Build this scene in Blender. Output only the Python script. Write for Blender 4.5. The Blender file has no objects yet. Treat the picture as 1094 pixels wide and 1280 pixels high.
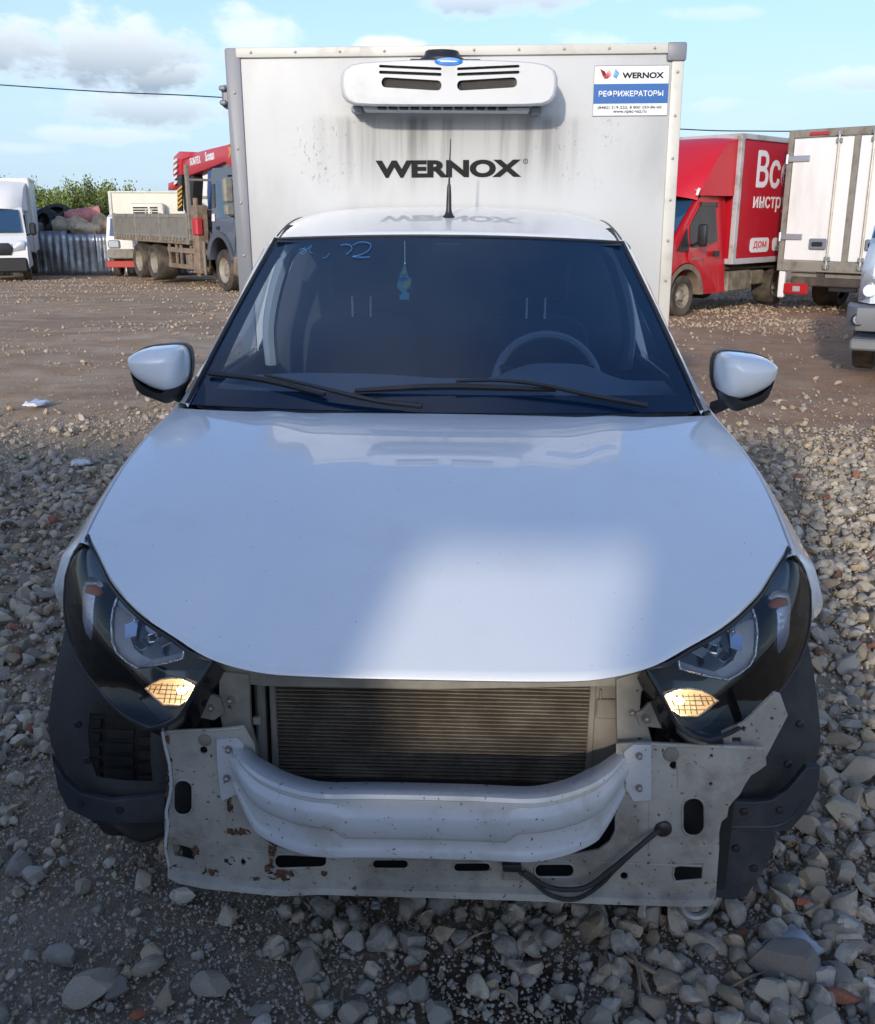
import bpy, bmesh, math, random
import numpy as np
from mathutils import Vector, Matrix, noise as mnoise
from mathutils.bvhtree import BVHTree
PI = math.pi
rad = math.radians
random.seed(7)
rng = np.random.default_rng(7)
SC = bpy.context.scene
COL = SC.collection

# ---------------------------------------------------------------- camera
CAM = Vector((.045, -1.55, 1.535))
PITCH, YAW, FPX, PX0, PY0 = rad(15.4), rad(1.5), 1165.0, 547.0, 587.0
cd = bpy.data.cameras.new('camera')
cd.sensor_fit = 'HORIZONTAL'
cd.sensor_width = 36.0
cd.lens = 36.0 * FPX / 1094.0
cd.shift_y = (PY0 - 640.0) / 1094.0
cd.clip_start = .05
cd.clip_end = 5000
cam = bpy.data.objects.new('camera', cd)
cam.location = CAM
cam.rotation_euler = (PI / 2 - PITCH, 0, YAW)
COL.objects.link(cam)
SC.camera = cam

# ---------------------------------------------------------------- world, sun, exposure
SUN_EL, SUN_AZ = rad(17), rad(195)        # azimuth clockwise from +Y (the way the camera looks)
w = bpy.data.worlds.new('World')
SC.world = w
w.use_nodes = True
nt = w.node_tree
nt.nodes.clear()
NN = nt.nodes.new


def lk(a, b):
    nt.links.new(a, b)


def wmath(op, a, b=None, c=None, clamp=False):
    n = NN('ShaderNodeMath')
    n.operation = op
    n.use_clamp = clamp
    for i, v in enumerate((a, b, c)):
        if v is None:
            continue
        if isinstance(v, (int, float)):
            n.inputs[i].default_value = v
        else:
            lk(v, n.inputs[i])
    return n.outputs[0]


sky = NN('ShaderNodeTexSky')
sky.sky_type = 'NISHITA'
sky.sun_disc = False
sky.sun_elevation = SUN_EL
sky.sun_rotation = SUN_AZ
sky.altitude = 100
sky.air_density = 1.0
sky.dust_density = 1.8
sky.ozone_density = 2.0
tc = NN('ShaderNodeTexCoord')
sep = NN('ShaderNodeSeparateXYZ')
lk(tc.outputs['Generated'], sep.inputs[0])
az = wmath('ARCTAN2', sep.outputs[0], sep.outputs[1])
el = wmath('ARCSINE', sep.outputs[2])
# cloud layer on a plane overhead, plus the separate cumulus seen over the yard
den = wmath('ADD', wmath('MAXIMUM', sep.outputs[2], 0), .13)
uv = NN('ShaderNodeCombineXYZ')
lk(wmath('DIVIDE', sep.outputs[0], den), uv.inputs[0])
lk(wmath('DIVIDE', sep.outputs[1], den), uv.inputs[1])
n1 = NN('ShaderNodeTexNoise')
n1.inputs['Scale'].default_value = .75
n1.inputs['Detail'].default_value = 7
n1.inputs['Roughness'].default_value = .55
mp = NN('ShaderNodeMapping')
mp.inputs['Location'].default_value = (3.1, 1.7, 0)
mp.inputs['Scale'].default_value = (1, 1, 1)
lk(uv.outputs[0], mp.inputs[0])
lk(mp.outputs[0], n1.inputs['Vector'])
veil = NN('ShaderNodeMapRange')
veil.interpolation_type = 'SMOOTHSTEP'
for k, v in zip(('From Min', 'From Max', 'To Min', 'To Max'), (.48, .78, 0, .42)):
    veil.inputs[k].default_value = v
lk(n1.outputs[0], veil.inputs['Value'])
ac = NN('ShaderNodeCombineXYZ')
lk(wmath('MULTIPLY', az, 1.0), ac.inputs[0])
lk(wmath('MULTIPLY', el, 1.7), ac.inputs[1])
n2 = NN('ShaderNodeTexNoise')
n2.inputs['Scale'].default_value = 17
n2.inputs['Detail'].default_value = 8
n2.inputs['Roughness'].default_value = .58
lk(ac.outputs[0], n2.inputs['Vector'])
nz = wmath('SUBTRACT', n2.outputs[0], .5)


def dirof(x, y):
    d = Vector(((x - PX0), FPX * math.cos(PITCH) + (PY0 - y) * math.sin(PITCH), -FPX * math.sin(PITCH) + (PY0 - y) * math.cos(PITCH)))
    d = Matrix.Rotation(YAW, 3, 'Z') @ d
    d.normalize()
    return math.atan2(d.x, d.y), math.asin(d.z)


cover = None
base = None
for (x, y, rx, ry, amp, dk) in ((120, 66, 165, 42, 1.0, .95), (215, 94, 85, 28, 1.0, 1.1), (195, 134, 125, 24, .75, 1.1), (318, 38, 60, 26, .75, .1),
                            (640, 0, 120, 20, .85, .9), (1078, 101, 60, 15, .6, .9), (130, 170, 90, 12, .5, .7), (487, 57, 42, 12, 1.0, 0),
                            (900, 15, 60, 10, .35, .5), (745, 55, 55, 16, .45, .3), (30, 185, 60, 9, .3, .6), (900, 130, 45, 10, .3, .7),
                            (-330, 60, 170, 45, 1.0, .5), (1500, 40, 190, 40, .9, .6), (1350, 150, 120, 22, .7, .6)):
    a0, e0 = dirof(x, y)
    da, de = rx / 1200., ry / 1200.
    u = wmath('DIVIDE', wmath('SUBTRACT', az, a0), da)
    v = wmath('DIVIDE', wmath('SUBTRACT', el, e0), de)
    r = wmath('SQRT', wmath('ADD', wmath('MULTIPLY', u, u), wmath('MULTIPLY', v, v)))
    r = wmath('ADD', r, wmath('MULTIPLY', nz, 2.6))
    m = NN('ShaderNodeMapRange')
    m.interpolation_type = 'SMOOTHSTEP'
    for k, q in zip(('From Min', 'From Max', 'To Min', 'To Max'), (1.1, .35, 0, amp)):
        m.inputs[k].default_value = q
    lk(r, m.inputs['Value'])
    cover = m.outputs[0] if cover is None else wmath('MAXIMUM', cover, m.outputs[0])
    # undersides of the cumulus are greyer than their tops
    g = wmath('MULTIPLY', wmath('MULTIPLY', wmath('SUBTRACT', .62, wmath('MULTIPLY', v, .6), None, True), m.outputs[0]), dk)
    base = g if base is None else wmath('MAXIMUM', base, g)
hi = NN('ShaderNodeMapRange')            # the thin veil fades in above the cumulus band
for k, v in zip(('From Min', 'From Max', 'To Min', 'To Max'), (.1, .45, .25, 1.)):
    hi.inputs[k].default_value = v
lk(el, hi.inputs['Value'])
veil2 = wmath('MULTIPLY', veil.outputs[0], hi.outputs[0])
allc = wmath('MAXIMUM', cover, veil2)
lowh = NN('ShaderNodeMapRange')          # pale air near the horizon
lowh.interpolation_type = 'SMOOTHSTEP'
for k, v in zip(('From Min', 'From Max', 'To Min', 'To Max'), (.36, -.02, 0.0, .90)):
    lowh.inputs[k].default_value = v
lk(el, lowh.inputs['Value'])


def wmix(f, a, b):
    n = NN('ShaderNodeMix')
    n.data_type = 'RGBA'
    for i, v in ((0, f), (6, a), (7, b)):
        if isinstance(v, tuple):
            n.inputs[i].default_value = v
        elif isinstance(v, (int, float)):
            n.inputs[i].default_value = v
        else:
            lk(v, n.inputs[i])
    return n.outputs[2]


ton = NN('ShaderNodeMix')
ton.data_type = 'RGBA'
ton.blend_type = 'MULTIPLY'
ton.inputs[0].default_value = 1.0
lk(sky.outputs[0], ton.inputs[6])
ton.inputs[7].default_value = (.62, .68, .82, 1)
skyc = wmix(lowh.outputs[0], ton.outputs[2], (1.95, 2.62, 3.2, 1))
cloudc = wmix(base, (3.4, 3.6, 3.8, 1), (1.3, 1.65, 2.05, 1))
mixc = wmix(allc, skyc, cloudc)
bg = NN('ShaderNodeBackground')
bg.inputs['Strength'].default_value = .13
lk(mixc, bg.inputs['Color'])
wo = NN('ShaderNodeOutputWorld')
lk(bg.outputs[0], wo.inputs[0])

sd = bpy.data.lights.new('sun', 'SUN')
sd.energy = 1.2
sd.angle = rad(1.8)
sd.color = (1.0, .90, .77)
sun = bpy.data.objects.new('sun', sd)
sdir = Vector((math.sin(SUN_AZ) * math.cos(SUN_EL), math.cos(SUN_AZ) * math.cos(SUN_EL), math.sin(SUN_EL)))
sun.rotation_euler = sdir.to_track_quat('Z', 'Y').to_euler()
sun.location = sdir * 60
COL.objects.link(sun)
vs = SC.view_settings
SC.display_settings.display_device = 'sRGB'
vs.view_transform = 'Standard'
vs.look = 'None'
vs.exposure = 1.28
vs.gamma = 1.0
vs.use_curve_mapping = False
SC.cycles.max_bounces = 8
SC.cycles.transparent_max_bounces = 12
SC.cycles.use_denoising = True
SC.cycles.caustics_reflective = False
SC.cycles.caustics_refractive = False

# ---------------------------------------------------------------- points from the photograph
FW = Vector((-math.sin(YAW) * math.cos(PITCH), math.cos(YAW) * math.cos(PITCH), -math.sin(PITCH)))
RT = Vector((math.cos(YAW), math.sin(YAW), 0))
UP = RT.cross(FW)
ROLL = rad(.5)
RI = Matrix.Rotation(-ROLL, 3, 'Y')
VT = Vector((-.018, 0, 0))           # where the pickup's own frame stands


def ray(x, y):
    return (FW * FPX + RT * (x - PX0) + UP * (PY0 - y)).normalized()


def atY(x, y, Y):
    r = ray(x, y)
    return CAM + r * ((Y - CAM.y) / r.y)


def Q(x, y, Y):                      # in the frame of the pickup
    return RI @ (atY(x, y, Y) - VT)


def gnd(X, Y):
    s = Y - 3.0
    z = -.02 * (math.log1p(math.exp(min(s, 30))) if s < 30 else s)
    return max(z, -1.0)


def atG(x, y):
    r = ray(x, y)
    t = 5.0
    for _ in range(60):
        p = CAM + r * t
        t += (gnd(p.x, p.y) - p.z) / r.z * .8
    return CAM + r * t


# ---------------------------------------------------------------- materials
MATS = {}


def mat(name, col=(.5, .5, .5), rough=.5, metal=0., coat=0., bump=0., bscale=40., var=0., vscale=6., spec=.5, dirt=None, dscale=3., dlo=.5, dhi=.7,
        emit=None, estr=0., objrand=0., streak=False, dstr=1., crough=.04, aniso=None):
    if name in MATS:
        return MATS[name]
    m = bpy.data.materials.new(name)
    m.use_nodes = True
    t = m.node_tree
    b = t.nodes['Principled BSDF']
    b.inputs['Base Color'].default_value = (*col, 1)
    b.inputs['Roughness'].default_value = rough
    b.inputs['Metallic'].default_value = metal
    b.inputs['Coat Weight'].default_value = coat
    b.inputs['Coat Roughness'].default_value = crough
    b.inputs['Specular IOR Level'].default_value = spec
    N = t.nodes.new
    co = N('ShaderNodeTexCoord')
    cur = None

    def mixn(f, a, bb, typ='MIX'):
        n = N('ShaderNodeMix')
        n.data_type = 'RGBA'
        n.blend_type = typ
        for i, v in ((0, f), (6, a), (7, bb)):
            if isinstance(v, tuple):
                n.inputs[i].default_value = (*v[:3], 1)
            elif isinstance(v, (int, float)):
                n.inputs[i].default_value = v
            else:
                t.links.new(v, n.inputs[i])
        return n.outputs[2]

    def noise(scale, det=5, rgh=.6, stretch=None):
        n = N('ShaderNodeTexNoise')
        n.inputs['Scale'].default_value = scale
        n.inputs['Detail'].default_value = det
        n.inputs['Roughness'].default_value = rgh
        src = co.outputs['Object']
        if stretch:
            mp_ = N('ShaderNodeMapping')
            mp_.inputs['Scale'].default_value = stretch
            t.links.new(src, mp_.inputs[0])
            src = mp_.outputs[0]
        t.links.new(src, n.inputs['Vector'])
        return n.outputs[0]

    def ramp(v, lo, hi, a=0., c=1.):
        n = N('ShaderNodeMapRange')
        n.interpolation_type = 'SMOOTHSTEP'
        for k, q in zip(('From Min', 'From Max', 'To Min', 'To Max'), (lo, hi, a, c)):
            n.inputs[k].default_value = q
        t.links.new(v, n.inputs['Value'])
        return n.outputs[0]
    cur = tuple(col)
    if var:
        lo = tuple(c * (1 - var) for c in col)
        hi_ = tuple(min(1, c * (1 + var)) for c in col)
        cur = mixn(ramp(noise(vscale), .3, .7), lo, hi_)
    if objrand:
        oi = N('ShaderNodeObjectInfo')
        mm = N('ShaderNodeMapRange')
        mm.inputs['To Min'].default_value = 1 - objrand
        mm.inputs['To Max'].default_value = 1 + objrand
        t.links.new(oi.outputs['Random'], mm.inputs['Value'])
        cc = N('ShaderNodeCombineXYZ')
        for i in range(3):
            t.links.new(mm.outputs[0], cc.inputs[i])
        cur = mixn(1.0, cur, cc.outputs[0], 'MULTIPLY')
    if dirt:
        dm = ramp(noise(dscale, 8, .65, (1, 1, .22) if streak else None), dlo, dhi, 0, dstr)
        cur = mixn(dm, cur, tuple(dirt))
        rr = N('ShaderNodeMapRange')
        rr.inputs['To Min'].default_value = rough
        rr.inputs['To Max'].default_value = max(rough, .8)
        t.links.new(dm, rr.inputs['Value'])
        t.links.new(rr.outputs[0], b.inputs['Roughness'])
    if not isinstance(cur, tuple):
        t.links.new(cur, b.inputs['Base Color'])
    if bump:
        bn = N('ShaderNodeBump')
        bn.inputs['Strength'].default_value = bump
        bn.inputs['Distance'].default_value = .01
        t.links.new(noise(bscale, 6), bn.inputs['Height'])
        t.links.new(bn.outputs[0], b.inputs['Normal'])
    if emit:
        b.inputs['Emission Color'].default_value = (*emit, 1)
        b.inputs['Emission Strength'].default_value = estr
    MATS[name] = m
    return m


def glass(name, tint=(.6, .7, .8), rough=.0, refl=1.45, haze=0.0, hazecol=(.1, .2, .3)):
    if name in MATS:
        return MATS[name]
    m = bpy.data.materials.new(name)
    m.use_nodes = True
    t = m.node_tree
    t.nodes.clear()
    N = t.nodes.new
    tr = N('ShaderNodeBsdfTransparent')
    tr.inputs[0].default_value = (*tint, 1)
    gl = N('ShaderNodeBsdfGlossy')
    gl.inputs['Roughness'].default_value = rough
    fr = N('ShaderNodeFresnel')
    fr.inputs[0].default_value = refl
    mx = N('ShaderNodeMixShader')
    t.links.new(fr.outputs[0], mx.inputs[0])
    src = tr.outputs[0]
    if haze:
        df = N('ShaderNodeBsdfDiffuse')
        df.inputs[0].default_value = (*hazecol, 1)
        m2 = N('ShaderNodeMixShader')
        m2.inputs[0].default_value = haze
        t.links.new(src, m2.inputs[1])
        t.links.new(df.outputs[0], m2.inputs[2])
        src = m2.outputs[0]
    t.links.new(src, mx.inputs[1])
    t.links.new(gl.outputs[0], mx.inputs[2])
    o = N('ShaderNodeOutputMaterial')
    t.links.new(mx.outputs[0], o.inputs[0])
    MATS[name] = m
    return m


M_WHITE = mat('white car paint', (.73, .75, .755), .32, coat=1.0, dirt=(.46, .42, .36), dscale=4, dlo=.5, dhi=.95, dstr=.35, crough=.03)
M_BEAM = mat('scuffed white steel', (.48, .495, .51), .38, coat=.3, dirt=(.25, .22, .16), dscale=8, dlo=.46, dhi=.78, dstr=.65, bump=.05, bscale=60)
M_PANEL = mat('dusty primer steel', (.34, .325, .285), .55, var=.2, vscale=5, dirt=(.14, .115, .085), dscale=7, dlo=.46, dhi=.72, dstr=.8, bump=.2, bscale=50)
M_RUST = mat('rust', (.105, .05, .024), .9, var=.6, vscale=60, bump=.4, bscale=150)
M_POST = mat('dusty grey bracket', (.26, .245, .21), .6, var=.2, vscale=10, dirt=(.1, .085, .07), dscale=8, dlo=.5, dhi=.8)
M_BLACK = mat('black plastic', (.018, .018, .02), .42, dirt=(.09, .08, .07), dscale=7, dlo=.55, dhi=.85, dstr=.4)
M_GLOSSB = mat('gloss black', (.006, .007, .009), .12, coat=.6)
M_RUBBER = mat('dusty rubber', (.022, .021, .02), .75, dirt=(.11, .09, .07), dscale=5, dlo=.45, dhi=.8, dstr=.6, bump=.2, bscale=80)
M_LINER = mat('dusty grey liner', (.026, .025, .024), .75, var=.25, vscale=6, dirt=(.12, .105, .085), dscale=4, dlo=.45, dhi=.8, dstr=.6, bump=.35, bscale=45)
M_SHIELD = mat('dusty dark blue plastic', (.022, .027, .036), .6, dirt=(.12, .11, .1), dscale=7, dlo=.45, dhi=.8, dstr=.5, bump=.2, bscale=50)
M_DARK = mat('dark bay', (.012, .012, .012), .8)
M_FIN = mat('radiator fin', (.20, .17, .13), .5, metal=.3, var=.3, vscale=14, dirt=(.11, .085, .06), dscale=6, dlo=.4, dhi=.7)
M_CORE = mat('radiator core', (.016, .013, .011), .7, bump=.5, bscale=300)
M_TANK = mat('dusty plastic tank', (.2, .18, .15), .65, var=.2, vscale=9)
M_CHROME = mat('lamp chrome', (.93, .94, .96), .2, metal=.12)
M_CHROMER = mat('ribbed reflector', (.8, .8, .82), .2, metal=1.0, bump=.5, bscale=130)
M_STEEL = mat('zinc bolt', (.30, .28, .25), .5, metal=.6)
M_LENS = glass('lamp lens', (.95, .96, .98), .02, 1.45)
M_CLEAR = mat('clear plastic insert', (.5, .5, .52), .12, spec=.8, bump=.7, bscale=160)
M_AMBER = mat('amber insert', (.5, .12, .02), .2, spec=.8)
M_LAMP = mat('lit side light', (1, .86, .66), .3, metal=.35, emit=(1.0, .62, .28), estr=.10, bump=.9, bscale=170)
M_BULB = mat('lit bulb', (1, .9, .7), .3, emit=(1.0, .76, .44), estr=20)
M_WSCREEN = glass('windscreen glass', (.70, .82, .93), .0, 1.7, .06, (.04, .22, .62))
M_FRIT = mat('black glass band', (.006, .008, .014), .05, spec=.5)
M_INT = mat('grey interior', (.30, .32, .34), .7, bump=.2, bscale=200)
M_INTD = mat('dark interior', (.03, .034, .04), .8)
M_SEAT = mat('seat cloth', (.025, .028, .033), .9)
M_MARK = mat('blue marker', (.04, .2, .5), .7)
M_BOX = None
M_ALU = mat('painted aluminium trim', (.58, .565, .51), .42, dirt=(.33, .3, .25), dscale=6, dlo=.5, dhi=.8, dstr=.6)
M_ALUD = mat('grey aluminium edge', (.2, .21, .235), .45, dirt=(.1, .1, .1), dscale=4, dlo=.5, dhi=.8, dstr=.5)
M_UNIT = mat('white abs unit', (.56, .57, .575), .4, dirt=(.38, .36, .32), dscale=5, dlo=.5, dhi=.85, dstr=.5)
M_INK = mat('black print', (.011, .012, .015), .6, spec=.15)
M_BLUE = mat('blue print', (.012, .11, .36), .45)
M_BADGE = mat('blue badge', (.02, .2, .62), .3, coat=.5)
M_PWHITE = mat('white print', (.74, .75, .77), .45)
M_PRED = mat('red print', (.55, .06, .07), .45)
M_PSKY = mat('light blue print', (.1, .35, .65), .45)
M_RED = mat('red truck paint', (.50, .006, .018), .4, coat=.25, dirt=(.25, .1, .08), dscale=2.5, dlo=.55, dhi=.85, dstr=.35)
M_REDD = mat('dark red panel', (.43, .006, .018), .4, coat=.3, dirt=(.25, .1, .08), dscale=2.5, dlo=.55, dhi=.85, dstr=.3)
M_TWHITE = mat('truck white paint', (.74, .745, .73), .45, dirt=(.4, .38, .33), dscale=1.6, dlo=.5, dhi=.85, dstr=.5, streak=True)
M_TGREY = mat('truck frame grey', (.23, .215, .18), .6, dirt=(.12, .1, .08), dscale=5, dlo=.45, dhi=.75)
M_CHASSIS = mat('muddy chassis', (.05, .042, .035), .8, dirt=(.16, .115, .08), dscale=3, dlo=.4, dhi=.7, dstr=.7)
M_MUD = mat('mud coated steel', (.21, .155, .11), .85, var=.3, vscale=5, dirt=(.1, .075, .055), dscale=4, dlo=.5, dhi=.8)
M_BED = mat('grey dropside board', (.205, .19, .165), .6, dirt=(.14, .115, .09), dscale=3, dlo=.4, dhi=.75, dstr=.8, bump=.1, bscale=30)
M_CAB = mat('blue grey cab paint', (.085, .1, .135), .4, coat=.3, dirt=(.17, .14, .11), dscale=2, dlo=.45, dhi=.8, dstr=.5)
M_CRANE = mat('crane red', (.5, .02, .028), .4, coat=.3, dirt=(.3, .09, .08), dscale=4, dlo=.5, dhi=.8, dstr=.4)
M_TYRE = mat('muddy tyre', (.03, .027, .024), .85, dirt=(.16, .12, .085), dscale=3, dlo=.35, dhi=.7, dstr=.7, bump=.3, bscale=30)
M_RIM = mat('dusty wheel rim', (.3, .27, .22), .6, dirt=(.16, .12, .085), dscale=5, dlo=.4, dhi=.75)
M_SGLASS = mat('dark cab glass', (.012, .016, .022), .08, spec=.35)
M_BGLASS = mat('blue windscreen', (.02, .06, .12), .05, spec=.9)
M_GREYP = mat('dark grey bumper plastic', (.16, .17, .18), .55, dirt=(.14, .12, .1), dscale=5, dlo=.5, dhi=.8, dstr=.5)
M_ZINC = mat('weathered galvanised sheet', (.33, .36, .40), .34, metal=.75, var=.3, vscale=3, dirt=(.16, .15, .14), dscale=2.2, dlo=.5, dhi=.75, dstr=.5, streak=True, objrand=.22)
M_LAMPW = mat('truck lamp glass', (.55, .58, .62), .1, metal=.5, bump=.4, bscale=40)
M_TAIL = mat('tail lamp red', (.4, .015, .02), .2, coat=.5)
M_YEL = mat('warning yellow', (.6, .36, .05), .5)
M_SACK = mat('tan sack', (.42, .34, .24), .9, var=.25, vscale=5, bump=.4, bscale=12, objrand=.25)
M_PINK = mat('faded pink drum', (.5, .2, .18), .7, var=.2, vscale=4)
M_LEAF = mat('spring willow leaf', (.17, .22, .05), .7, objrand=.2, var=.25, vscale=1.2)
M_STEM = mat('willow stem', (.11, .09, .06), .9)


def holey(m, scale, lo, hi):
    """broken outline: the coat is missing where a noise is low"""
    t_ = m.node_tree
    c_ = t_.nodes.new('ShaderNodeTexCoord')
    n_ = t_.nodes.new('ShaderNodeTexNoise')
    n_.inputs['Scale'].default_value = scale
    n_.inputs['Detail'].default_value = 6
    r_ = t_.nodes.new('ShaderNodeMapRange')
    r_.interpolation_type = 'SMOOTHSTEP'
    r_.inputs['From Min'].default_value = lo
    r_.inputs['From Max'].default_value = hi
    t_.links.new(c_.outputs['Object'], n_.inputs['Vector'])
    t_.links.new(n_.outputs[0], r_.inputs['Value'])
    t_.links.new(r_.outputs[0], t_.nodes['Principled BSDF'].inputs['Alpha'])


holey(M_RUST, 95, .42, .60)


def specks(m, scale, lo, hi, colr):
    """stone chips and grit: small separate dots over whatever colour the coat has"""
    t_ = m.node_tree
    b_ = t_.nodes['Principled BSDF']
    c_ = t_.nodes.new('ShaderNodeTexCoord')
    n_ = t_.nodes.new('ShaderNodeTexNoise')
    n_.inputs['Scale'].default_value = scale
    n_.inputs['Detail'].default_value = 2
    r_ = t_.nodes.new('ShaderNodeMapRange')
    r_.interpolation_type = 'SMOOTHSTEP'
    r_.inputs['From Min'].default_value = lo
    r_.inputs['From Max'].default_value = hi
    t_.links.new(c_.outputs['Object'], n_.inputs['Vector'])
    t_.links.new(n_.outputs[0], r_.inputs['Value'])
    x_ = t_.nodes.new('ShaderNodeMix')
    x_.data_type = 'RGBA'
    t_.links.new(r_.outputs[0], x_.inputs[0])
    old = b_.inputs['Base Color'].links
    if old:
        t_.links.new(old[0].from_socket, x_.inputs[6])
    else:
        x_.inputs[6].default_value = b_.inputs['Base Color'].default_value
    x_.inputs[7].default_value = (*colr, 1)
    t_.links.new(x_.outputs[2], b_.inputs['Base Color'])


specks(M_WHITE, 115, .745, .775, (.2, .17, .14))
specks(M_BEAM, 120, .68, .72, (.14, .11, .08))
specks(M_PANEL, 90, .66, .72, (.11, .07, .045))


# ---------------------------------------------------------------- mesh helpers
class MB:
    def __init__(s):
        s.v = []
        s.f = []

    def add(s, vs_, fs, M=None):
        o = len(s.v)
        for p in vs_:
            p = Vector(p)
            s.v.append(M @ p if M else p)
        s.f += [tuple(i + o for i in f) for f in fs]
        return s

    def box(s, x0, x1, y0, y1, z0, z1, bev=0., M=None, seg=1):
        bm = bmesh.new()
        bmesh.ops.create_cube(bm, size=1)
        for v in bm.verts:
            v.co = Vector(((x0 + x1) / 2 + v.co.x * (x1 - x0), (y0 + y1) / 2 + v.co.y * (y1 - y0), (z0 + z1) / 2 + v.co.z * (z1 - z0)))
        if bev:
            bmesh.ops.bevel(bm, geom=list(bm.edges), offset=bev, segments=seg, affect='EDGES', profile=.5)
        bm.verts.index_update()
        s.add([v.co.copy() for v in bm.verts], [[v.index for v in f.verts] for f in bm.faces], M)
        bm.free()
        return s

    def tube(s, path, r, n=8, caps=True, closed=False):
        P = [Vector(p) for p in path]
        L = len(P)
        rs = r if isinstance(r, (list, tuple)) else [r] * L
        vs_, fs = [], []
        prev = None
        for i, p in enumerate(P):
            if closed:
                t = P[(i + 1) % L] - P[i - 1]
            else:
                t = P[min(i + 1, L - 1)] - P[max(i - 1, 0)]
            t.normalize()
            if prev is None:
                a = Vector((0, 0, 1)) if abs(t.z) < .9 else Vector((1, 0, 0))
                u = t.cross(a).normalized()
            else:
                u = (prev - t * prev.dot(t)).normalized()
            prev = u
            q = t.cross(u)
            for k in range(n):
                an = 2 * PI * k / n
                vs_.append(p + (u * math.cos(an) + q * math.sin(an)) * rs[i])
        for i in range(L if closed else L - 1):
            j = (i + 1) % L
            for k in range(n):
                k2 = (k + 1) % n
                fs.append((i * n + k, i * n + k2, j * n + k2, j * n + k))
        if caps and not closed:
            fs.append(tuple(range(n))[::-1])
            fs.append(tuple((L - 1) * n + k for k in range(n)))
        return s.add(vs_, fs)

    def grid(s, P, close_u=False, M=None, flip=False):
        nu, nv = len(P), len(P[0])
        fs = []
        for i in range(nu if close_u else nu - 1):
            i2 = (i + 1) % nu
            for j in range(nv - 1):
                q = (i * nv + j, i2 * nv + j, i2 * nv + j + 1, i * nv + j + 1)
                fs.append(q[::-1] if flip else q)
        return s.add([p for row in P for p in row], fs, M)

    def lathe(s, prof, M=None, n=24, caps=True):
        """profile of (radius, x) turned about the x axis"""
        P = [[(x, r * math.cos(2 * PI * k / n), r * math.sin(2 * PI * k / n)) for (r, x) in prof] for k in range(n)]
        s.grid(P, close_u=True, M=M)
        if caps:
            m = len(prof)
            o = len(s.v) - n * m
            s.f.append(tuple(o + k * m for k in range(n)))
            s.f.append(tuple(o + k * m + m - 1 for k in range(n))[::-1])
        return s

    def prism(s, pts, y0, y1, M=None, bev=0.):
        """outline in x,z pushed from y0 to y1"""
        n = len(pts)
        bm = bmesh.new()
        a = [bm.verts.new((p[0], y0, p[1])) for p in pts]
        b = [bm.verts.new((p[0], y1, p[1])) for p in pts]
        bm.faces.new(a)
        bm.faces.new(b[::-1])
        for i in range(n):
            j = (i + 1) % n
            bm.faces.new((a[j], a[i], b[i], b[j]))
        bmesh.ops.recalc_face_normals(bm, faces=bm.faces)
        if bev:
            bmesh.ops.bevel(bm, geom=list(bm.edges), offset=bev, segments=2, affect='EDGES', profile=.5, clamp_overlap=True)
        bm.verts.index_update()
        s.add([v.co.copy() for v in bm.verts], [[v.index for v in f.verts] for f in bm.faces], M)
        bm.free()
        return s

    def rings(s, poly, center, shifts, M=None):
        """a polygon shrunk ring by ring towards its centre; shifts = [(scale, offset vector)]"""
        n = len(poly)
        c = Vector(center)
        vs_ = []
        for sc, off in shifts:
            for p in poly:
                vs_.append(c + (Vector(p) - c) * sc + Vector(off))
        fs = []
        for i in range(len(shifts) - 1):
            for k in range(n):
                k2 = (k + 1) % n
                fs.append((i * n + k, i * n + k2, (i + 1) * n + k2, (i + 1) * n + k))
        o = (len(shifts) - 1) * n
        fs.append(tuple(o + k for k in range(n)))
        return s.add(vs_, fs, M)

    def mesh(s, name, smooth=35):
        me = bpy.data.meshes.new(name)
        me.from_pydata([tuple(v) for v in s.v], [], s.f)
        me.validate()
        if smooth:
            me.polygons.foreach_set('use_smooth', [True] * len(me.polygons))
            me.update()
            if smooth < 180:
                me.set_sharp_from_angle(angle=rad(smooth))
        me.update()
        return me

    def islands(s):
        up = list(range(len(s.v)))

        def find(a):
            while up[a] != a:
                up[a] = up[up[a]]
                a = up[a]
            return a
        for f in s.f:
            r = find(f[0])
            for i in f[1:]:
                up[find(i)] = r
        out = {}
        for f in s.f:
            out.setdefault(find(f[0]), []).append(f)
        res = []
        for fs in out.values():
            m = MB()
            idx = {}
            for f in fs:
                for i in f:
                    if i not in idx:
                        idx[i] = len(m.v)
                        m.v.append(s.v[i])
                m.f.append(tuple(idx[i] for i in f))
            res.append(m)
        return res

    def each(s, name, material, parent=None, smooth=35):
        return [m.build(name, material, parent, smooth) for m in s.islands()]

    def build(s, name, material, parent=None, smooth=35, **kw):
        return put(name, s.mesh(name, smooth), material, parent, **kw)


def put(name, me, material, parent=None, loc=None, rot=None, label=None, cat=None, group=None, kind=None):
    o = bpy.data.objects.new(name, me)
    COL.objects.link(o)
    if material is not None and me is not None and len(me.materials) == 0:
        me.materials.append(material)
    if parent is not None:
        o.parent = parent
    if loc is not None:
        o.location = loc
    if rot is not None:
        o.rotation_euler = rot
    for k, v in (('label', label), ('category', cat), ('group', group), ('kind', kind)):
        if v:
            o[k] = v
    return o


def empty(name, loc, rotz, label, cat, group=None):
    o = put(name, None, None, None, loc, (0, 0, rotz), label, cat, group)
    o.empty_display_size = .3
    return o


def copy_tree(o, parent=None):
    c = o.copy()
    COL.objects.link(c)
    if parent is not None:
        c.parent = parent
    for ch in list(o.children):
        copy_tree(ch, c)
    return c


def solid(me_obj, th, offset=-1):
    m = me_obj.modifiers.new('thick', 'SOLIDIFY')
    m.thickness = th
    m.offset = offset
    return me_obj


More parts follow.
